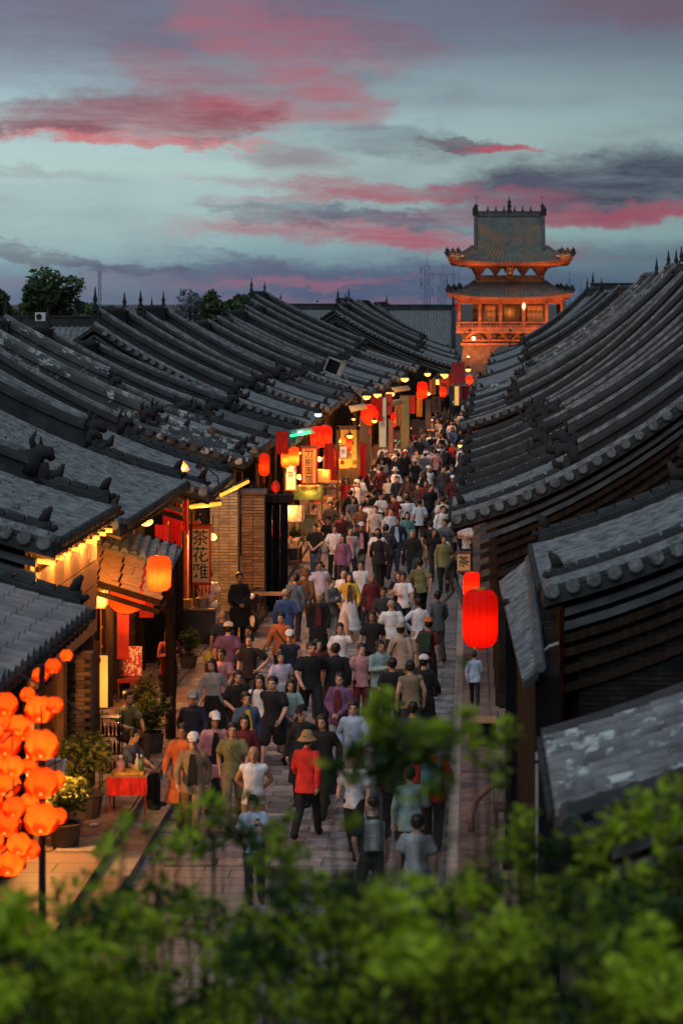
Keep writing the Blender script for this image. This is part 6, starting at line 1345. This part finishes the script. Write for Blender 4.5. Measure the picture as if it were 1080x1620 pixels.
for px, py, d, w, h, c, lab, tx in ZS:
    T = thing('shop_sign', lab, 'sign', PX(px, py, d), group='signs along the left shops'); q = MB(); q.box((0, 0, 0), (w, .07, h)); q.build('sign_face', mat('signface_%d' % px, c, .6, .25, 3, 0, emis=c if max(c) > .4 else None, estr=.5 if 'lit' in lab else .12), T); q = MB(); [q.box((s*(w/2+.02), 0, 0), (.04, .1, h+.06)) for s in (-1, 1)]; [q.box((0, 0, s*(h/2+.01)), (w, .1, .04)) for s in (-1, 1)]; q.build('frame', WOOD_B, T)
    if tx: inst(text_mesh(tx, min(w*.8, h/len(tx)*.8), len(tx) > 1), 'lettering', INK, T, (0, -.045, 0), rot=(R(90), 0, 0))
for i, (px, py, d, w, h, c, lab) in enumerate([(596,648,96,.5,1.0,(.5,.02,.015),'red cloth hanging beside the tall pale board'),(571,728,88,.4,1.4,(.35,.015,.01),'deep red curtain in the doorway under the fat red lantern'),(528,735,80,.35,1.1,(.45,.05,.02),'rust red hanging strip left of the golden opening'),(520,722,77,.3,.9,(.4,.02,.02),'crimson hanging strip just right of the noodle banner'),
      (650,640,114,.4,.9,(.6,.03,.02),'bright red pennant cloth by the brown post sign'),(712,600,134,.4,.7,(.6,.05,.02),'orange-red cloth under the yellow far lamp'),(684,612,122,.35,.8,(.7,.2,.05),'amber hanging cloth left of the far lamps'),(446,700,70,.4,.7,(.4,.02,.015),'dark red valance cloth above the pale orange lanterns'),(735,622,142,.5,.9,(.3,.01,.03),'wine red curtain near the street end'),(630,655,106,.4,1.1,(.55,.25,.08),'tan hanging cloth behind the awning'),(663,640,113,.3,1.2,(.7,.3,.05),'amber glowing strip below the red lantern high over the crowd')]):
    T = thing('hanging_cloth', lab, 'hanging', PX(px, py, d), group='hanging cloths along the left shops'); q = MB(); vs = []
    for k in range(9): x = -w/2+w*k/8; vs += [(x, .04*math.sin(k*1.9+i), h/2), (x, .07*math.sin(k*1.6+i), -h/2-.04*(k % 2))]
    q.add(vs, [(2*k, 2*k+2, 2*k+3, 2*k+1) for k in range(8)]); q.build('cloth', mat('hang_%d' % i, c, .85, .25, 5, .2, trans=.4), T, smooth=True); q = MB(); q.tube([(-w*.6, 0, h/2), (w*.6, 0, h/2)], .02, 5); q.build('rod', WOOD_B, T)
T = thing('shop_opening', 'golden glowing shop opening hung with ornaments behind the dark post', 'shop front', (-4.75, 85.5, 0)); q = MB(); q.box((0, .3, 2.75), (.62, .1, 1.5)); q.build('back_panel', mat('gold_interior', (.7, .35, .06), .6, .5, 6, .3, emis=(1, .35, .03), estr=.35), T); q = MB(); [q.box((s*.4, 0, 1.8), (.12, .2, 3.6)) for s in (-1, 1)]; q.box((0, 0, 3.55), (.9, .2, .15)); q.box((0, .3, 1.0), (.62, .1, 1.9)); q.build('frame', WOOD_B, T)
for i in range(6): MB().ball((-.24+.09*i, .15, 2.2+(i*37 % 5)*.25), .09, 8, 6).build('ornament', GOLD if i % 2 else REDP, T)
lamp(T, (0, -.5, 2.2), 30, (1, .5, .12), .1)
# shop interior lights spilling on the pavement (lit doorways)
for y, x, e in ((44, -6.75, 60), (54, -6.3, 60), (63.5, -6.1, 60), (72, -5.6, 70), (80, -5.5, 80), (90, -5.4, 85), (100, -5.0, 85), (111, -4.4, 80), (122, -3.5, 70), (134, -2.6, 60)):
    T = thing('doorway_lamp', 'warm lamp globe over the shop doorway %s' % {44: 'behind the plank canopy', 54: 'at the calligraphy banner', 63.5: 'past the brown brick pier', 72: 'behind the easel board', 80: 'by the noodle banner', 90: 'before the fat red lantern', 100: 'past the fat red lantern', 111: 'near the tall timber post', 122: 'under the far roof corner', 134: 'close to the far street bend'}[y], 'lamp', (x, y, 2.75), group='doorway lamps of the left shops')
    q = MB(); q.ball((0, 0, 0), .09, 10, 7); q.build('globe', glow('doorway_globe', (1, .5, .12), 2.2), T); q = MB(); q.tube([(0, 0, .08), (0, 0, .5)], .012, 4); q.build('wire', IRON, T); lamp(T, (.1, 0, -.1), e*4.6, (1, .36, .09), .12)
T = thing('added_fill_lamp', 'added warm fill lamp on a short post hidden behind the round leafy shrub', 'lamp', (-6.55, 33.0, .3)); q = MB(); q.ball((0, 0, 1.2), .09, 10, 7); q.build('globe', glow('doorway_globe', (1, .5, .12), 2.2), T); q = MB(); q.tube([(0, 0, 0), (0, 0, 1.15)], .03, 6); q.build('post', IRON, T); lamp(T, (.15, 0, 1.3), 260, (1, .42, .1), .12)  # fill lamp added to light the brick wall end and shrubs, globe tucked away

# ------------------------------------------------------------------ foreground trees (we look over them from the wall)
def PC(px, py, rx, ry, d, n): c = PX(px, py, d); k = d/F; return (c.x, c.y, c.z, rx*k, max(rx, ry)*k*.8, ry*k, n)
def wide(x0, x1, top, bot, d, n, dens, rnd):
    out = []
    for i in range(n):
        px = rnd.uniform(x0, x1); py = rnd.uniform(top, bot); r = rnd.uniform(38, 75); out.append(PC(px, py, r, r*.75, d+rnd.uniform(-1.3, 1.3), int(dens*r*r/2600)))
    return out
rd = random.Random(11)
FT = [('leafy tree filling the lower-left corner, with thin upright shoots', -30, 190, 1440, 1600, 9.0, 18, [(30,1440,50,30,9,60),(165,1350,26,44,10.5,22),(200,1330,12,60,10.5,12),(120,1420,50,40,10,60)]),
      ('leafy tree left of centre with bright sprigs before the man in the tan denim jacket', 190, 420, 1400, 1600, 10.5, 20, [(300,1330,36,30,11,46),(355,1310,40,36,11,60),(260,1340,30,40,11,34),(290,1285,16,20,11,9),(345,1290,20,20,11,13),(230,1300,14,26,11,8),(420,1330,40,34,11,56),(335,1265,20,18,11,14),(395,1265,22,16,11,12)]),
      ('leafy tree at bottom centre below the walking crowd', 400, 600, 1430, 1610, 9.6, 18, [(480,1400,44,34,10.5,60),(430,1370,40,30,10.5,50),(530,1420,40,30,10.5,50),(455,1290,14,20,10.5,8),(470,1350,26,22,10.5,22),(440,1320,16,14,10.5,9),(560,1400,36,28,10,44)]),
      ('slim young tree whose leafy top rises highest at right of centre', 560, 720, 1420, 1600, 9.0, 14, [(600,1130,34,32,8.8,52),(640,1180,52,46,8.8,90),(590,1200,44,44,8.8,70),(680,1190,36,34,8.8,54),(715,1160,30,16,8.8,20),(650,1250,40,20,8.8,22),(560,1185,22,16,8.8,18),(545,1230,26,12,8.8,16),(560,1300,14,14,8.8,6),(700,1240,26,20,8.8,20),(735,1125,20,8,8.8,7),(735,1045,10,6,8.8,5),(600,1100,16,14,8.8,10),(690,1150,22,14,8.8,14),(745,1150,14,8,8.8,6),(520,1210,18,10,8.8,8)]),
      ('leafy tree right of centre under the dark right wall', 700, 880, 1390, 1600, 10.0, 18, [(800,1330,34,30,10.4,36),(850,1350,34,34,10.4,44),(770,1190,34,30,10.2,34),(800,1160,26,26,10.2,22),(830,1290,24,30,10.4,22),(900,1330,34,40,10.4,40),(760,1400,36,30,10,44),(790,1230,22,22,10.2,14)]),
      ('dense tree in the lower-right corner in front of the lichened roof', 880, 1110, 1370, 1610, 9.4, 22, [(990,1300,44,32,10,60),(1040,1290,46,34,10,70),(940,1340,40,32,10,50),(1075,1340,44,40,10,70),(1010,1255,22,14,10,14),(1060,1240,24,14,10,14)])]
for lab, x0, x1, t, bt, d, n, ex in FT:
    cl = wide(x0, x1, t, bt, d, n, 74, rd)+[PC(*e[:5], int(e[5]*1.5)) for e in ex]
    cx = sum(c[0] for c in cl)/len(cl)
    # lower crown fill so that no ground shows between the trees
    for i in range(10): px = rd.uniform(x0, x1); cl.append(PC(px, rd.uniform(1560, 1720), 80, 60, d+rd.uniform(-.8, 1.6), 120))
    tree('foreground_tree', lab, (cx, d+.4, 0), cl, .07, LEAF_N, 'leafy trees at the foot of the city wall', .032, twigs=2, aspect=.42)
# birds
for px, py in ((502, 477),): c = PX(px, py, 90); T = thing('bird', 'tiny dark bird flying above the far left roofs', 'bird', c); q = MB(); q.ball((0, 0, 0), (.05, .14, .04), 8, 5); q.build('body', IRON, T, smooth=True); q = MB(); q.add([(0, -.05, 0), (.25, 0, .08), (0, .06, 0), (-.25, 0, .08), (0, -.05, .01), (0, .06, .01)], [(0, 1, 2), (4, 5, 3)]); q.build('wing', IRON, T)

# goods stalls along the left shop fronts
GM = [mat('goods_%d' % i, c, .7, .4, 9, .3) for i, c in enumerate([(.6, .3, .06), (.5, .06, .03), (.55, .5, .4), (.12, .2, .08), (.3, .16, .07)])]
for i, (y, x, lab) in enumerate([(64, -5.95, 'wooden stall of mixed goods just past the black shutters'), (68.5, -5.75, 'stall with baskets of orange snacks below the noodle banner'), (76, -5.6, 'stall with coloured boxes near the green-edged awning'), (83, -5.55, 'stall of small goods before the golden shop opening'), (90, -5.5, 'stall of goods under the fat red lantern'), (97, -5.45, 'stall of goods past the fat red lantern')]):
    T = thing('goods_stall', lab, 'stall', (x, y, .3), .1*(i % 3-1), 'goods stalls along the left shops')
    q = MB(); q.box((0, 0, .62), (1.0, 1.3, .05)); q.build('counter', WOOD_L, T)
    for sx in (-1, 1):
        for sy in (-1, 1): q = MB(); q.box((sx*.45, sy*.6, .3), (.05, .05, .6)); q.build('leg', WOOD_B, T)
    for k in range(12):
        q = MB(); xx = -.35+.23*(k % 4); yy = -.48+.45*(k//4)
        if k % 2: q.box((xx, yy, .645+.08), (.18, .3, .16))
        else: q.lathe([(.06, 0), (.1, .04), (.11, .13), (.05, .19), (0, .2)], (xx, yy, .645), 8)
        q.build('goods_item', GM[(k*3+i) % 5], T)
    q = MB(); q.box((0, .5, 1.55), (1.1, .04, .5)); q.build('back_board', GM[(i+1) % 5], T)
    for sx in (-1, 1): q = MB(); q.box((sx*.5, .5, 1.2), (.05, .05, 1.2)); q.build('post', WOOD_B, T)
    tube_light((x-.35, y+.3, 2.1), (x+.35, y+.3, 2.1), .025, 'small tube lamp over the '+lab.split(' stall')[0].replace('wooden', 'first')+(' stall' if i < 2 else '')+' goods %s' % ['past the black shutters', 'below the noodle banner', 'near the green-edged awning', 'before the golden opening', 'under the fat red lantern', 'past the fat red lantern'][i] if i == 0 else 'small tube lamp over the goods %s' % ['', 'below the noodle banner', 'near the green-edged awning', 'before the golden opening', 'under the fat red lantern', 'past the fat red lantern'][i], WARMGLOW, 30, 'tube lamps over the goods stalls')
for mn in ('black_lacquer', 'dark_timber', 'grey_brick'):
    MATS[mn].node_tree.nodes['Principled BSDF'].inputs['Specular IOR Level'].default_value = .08
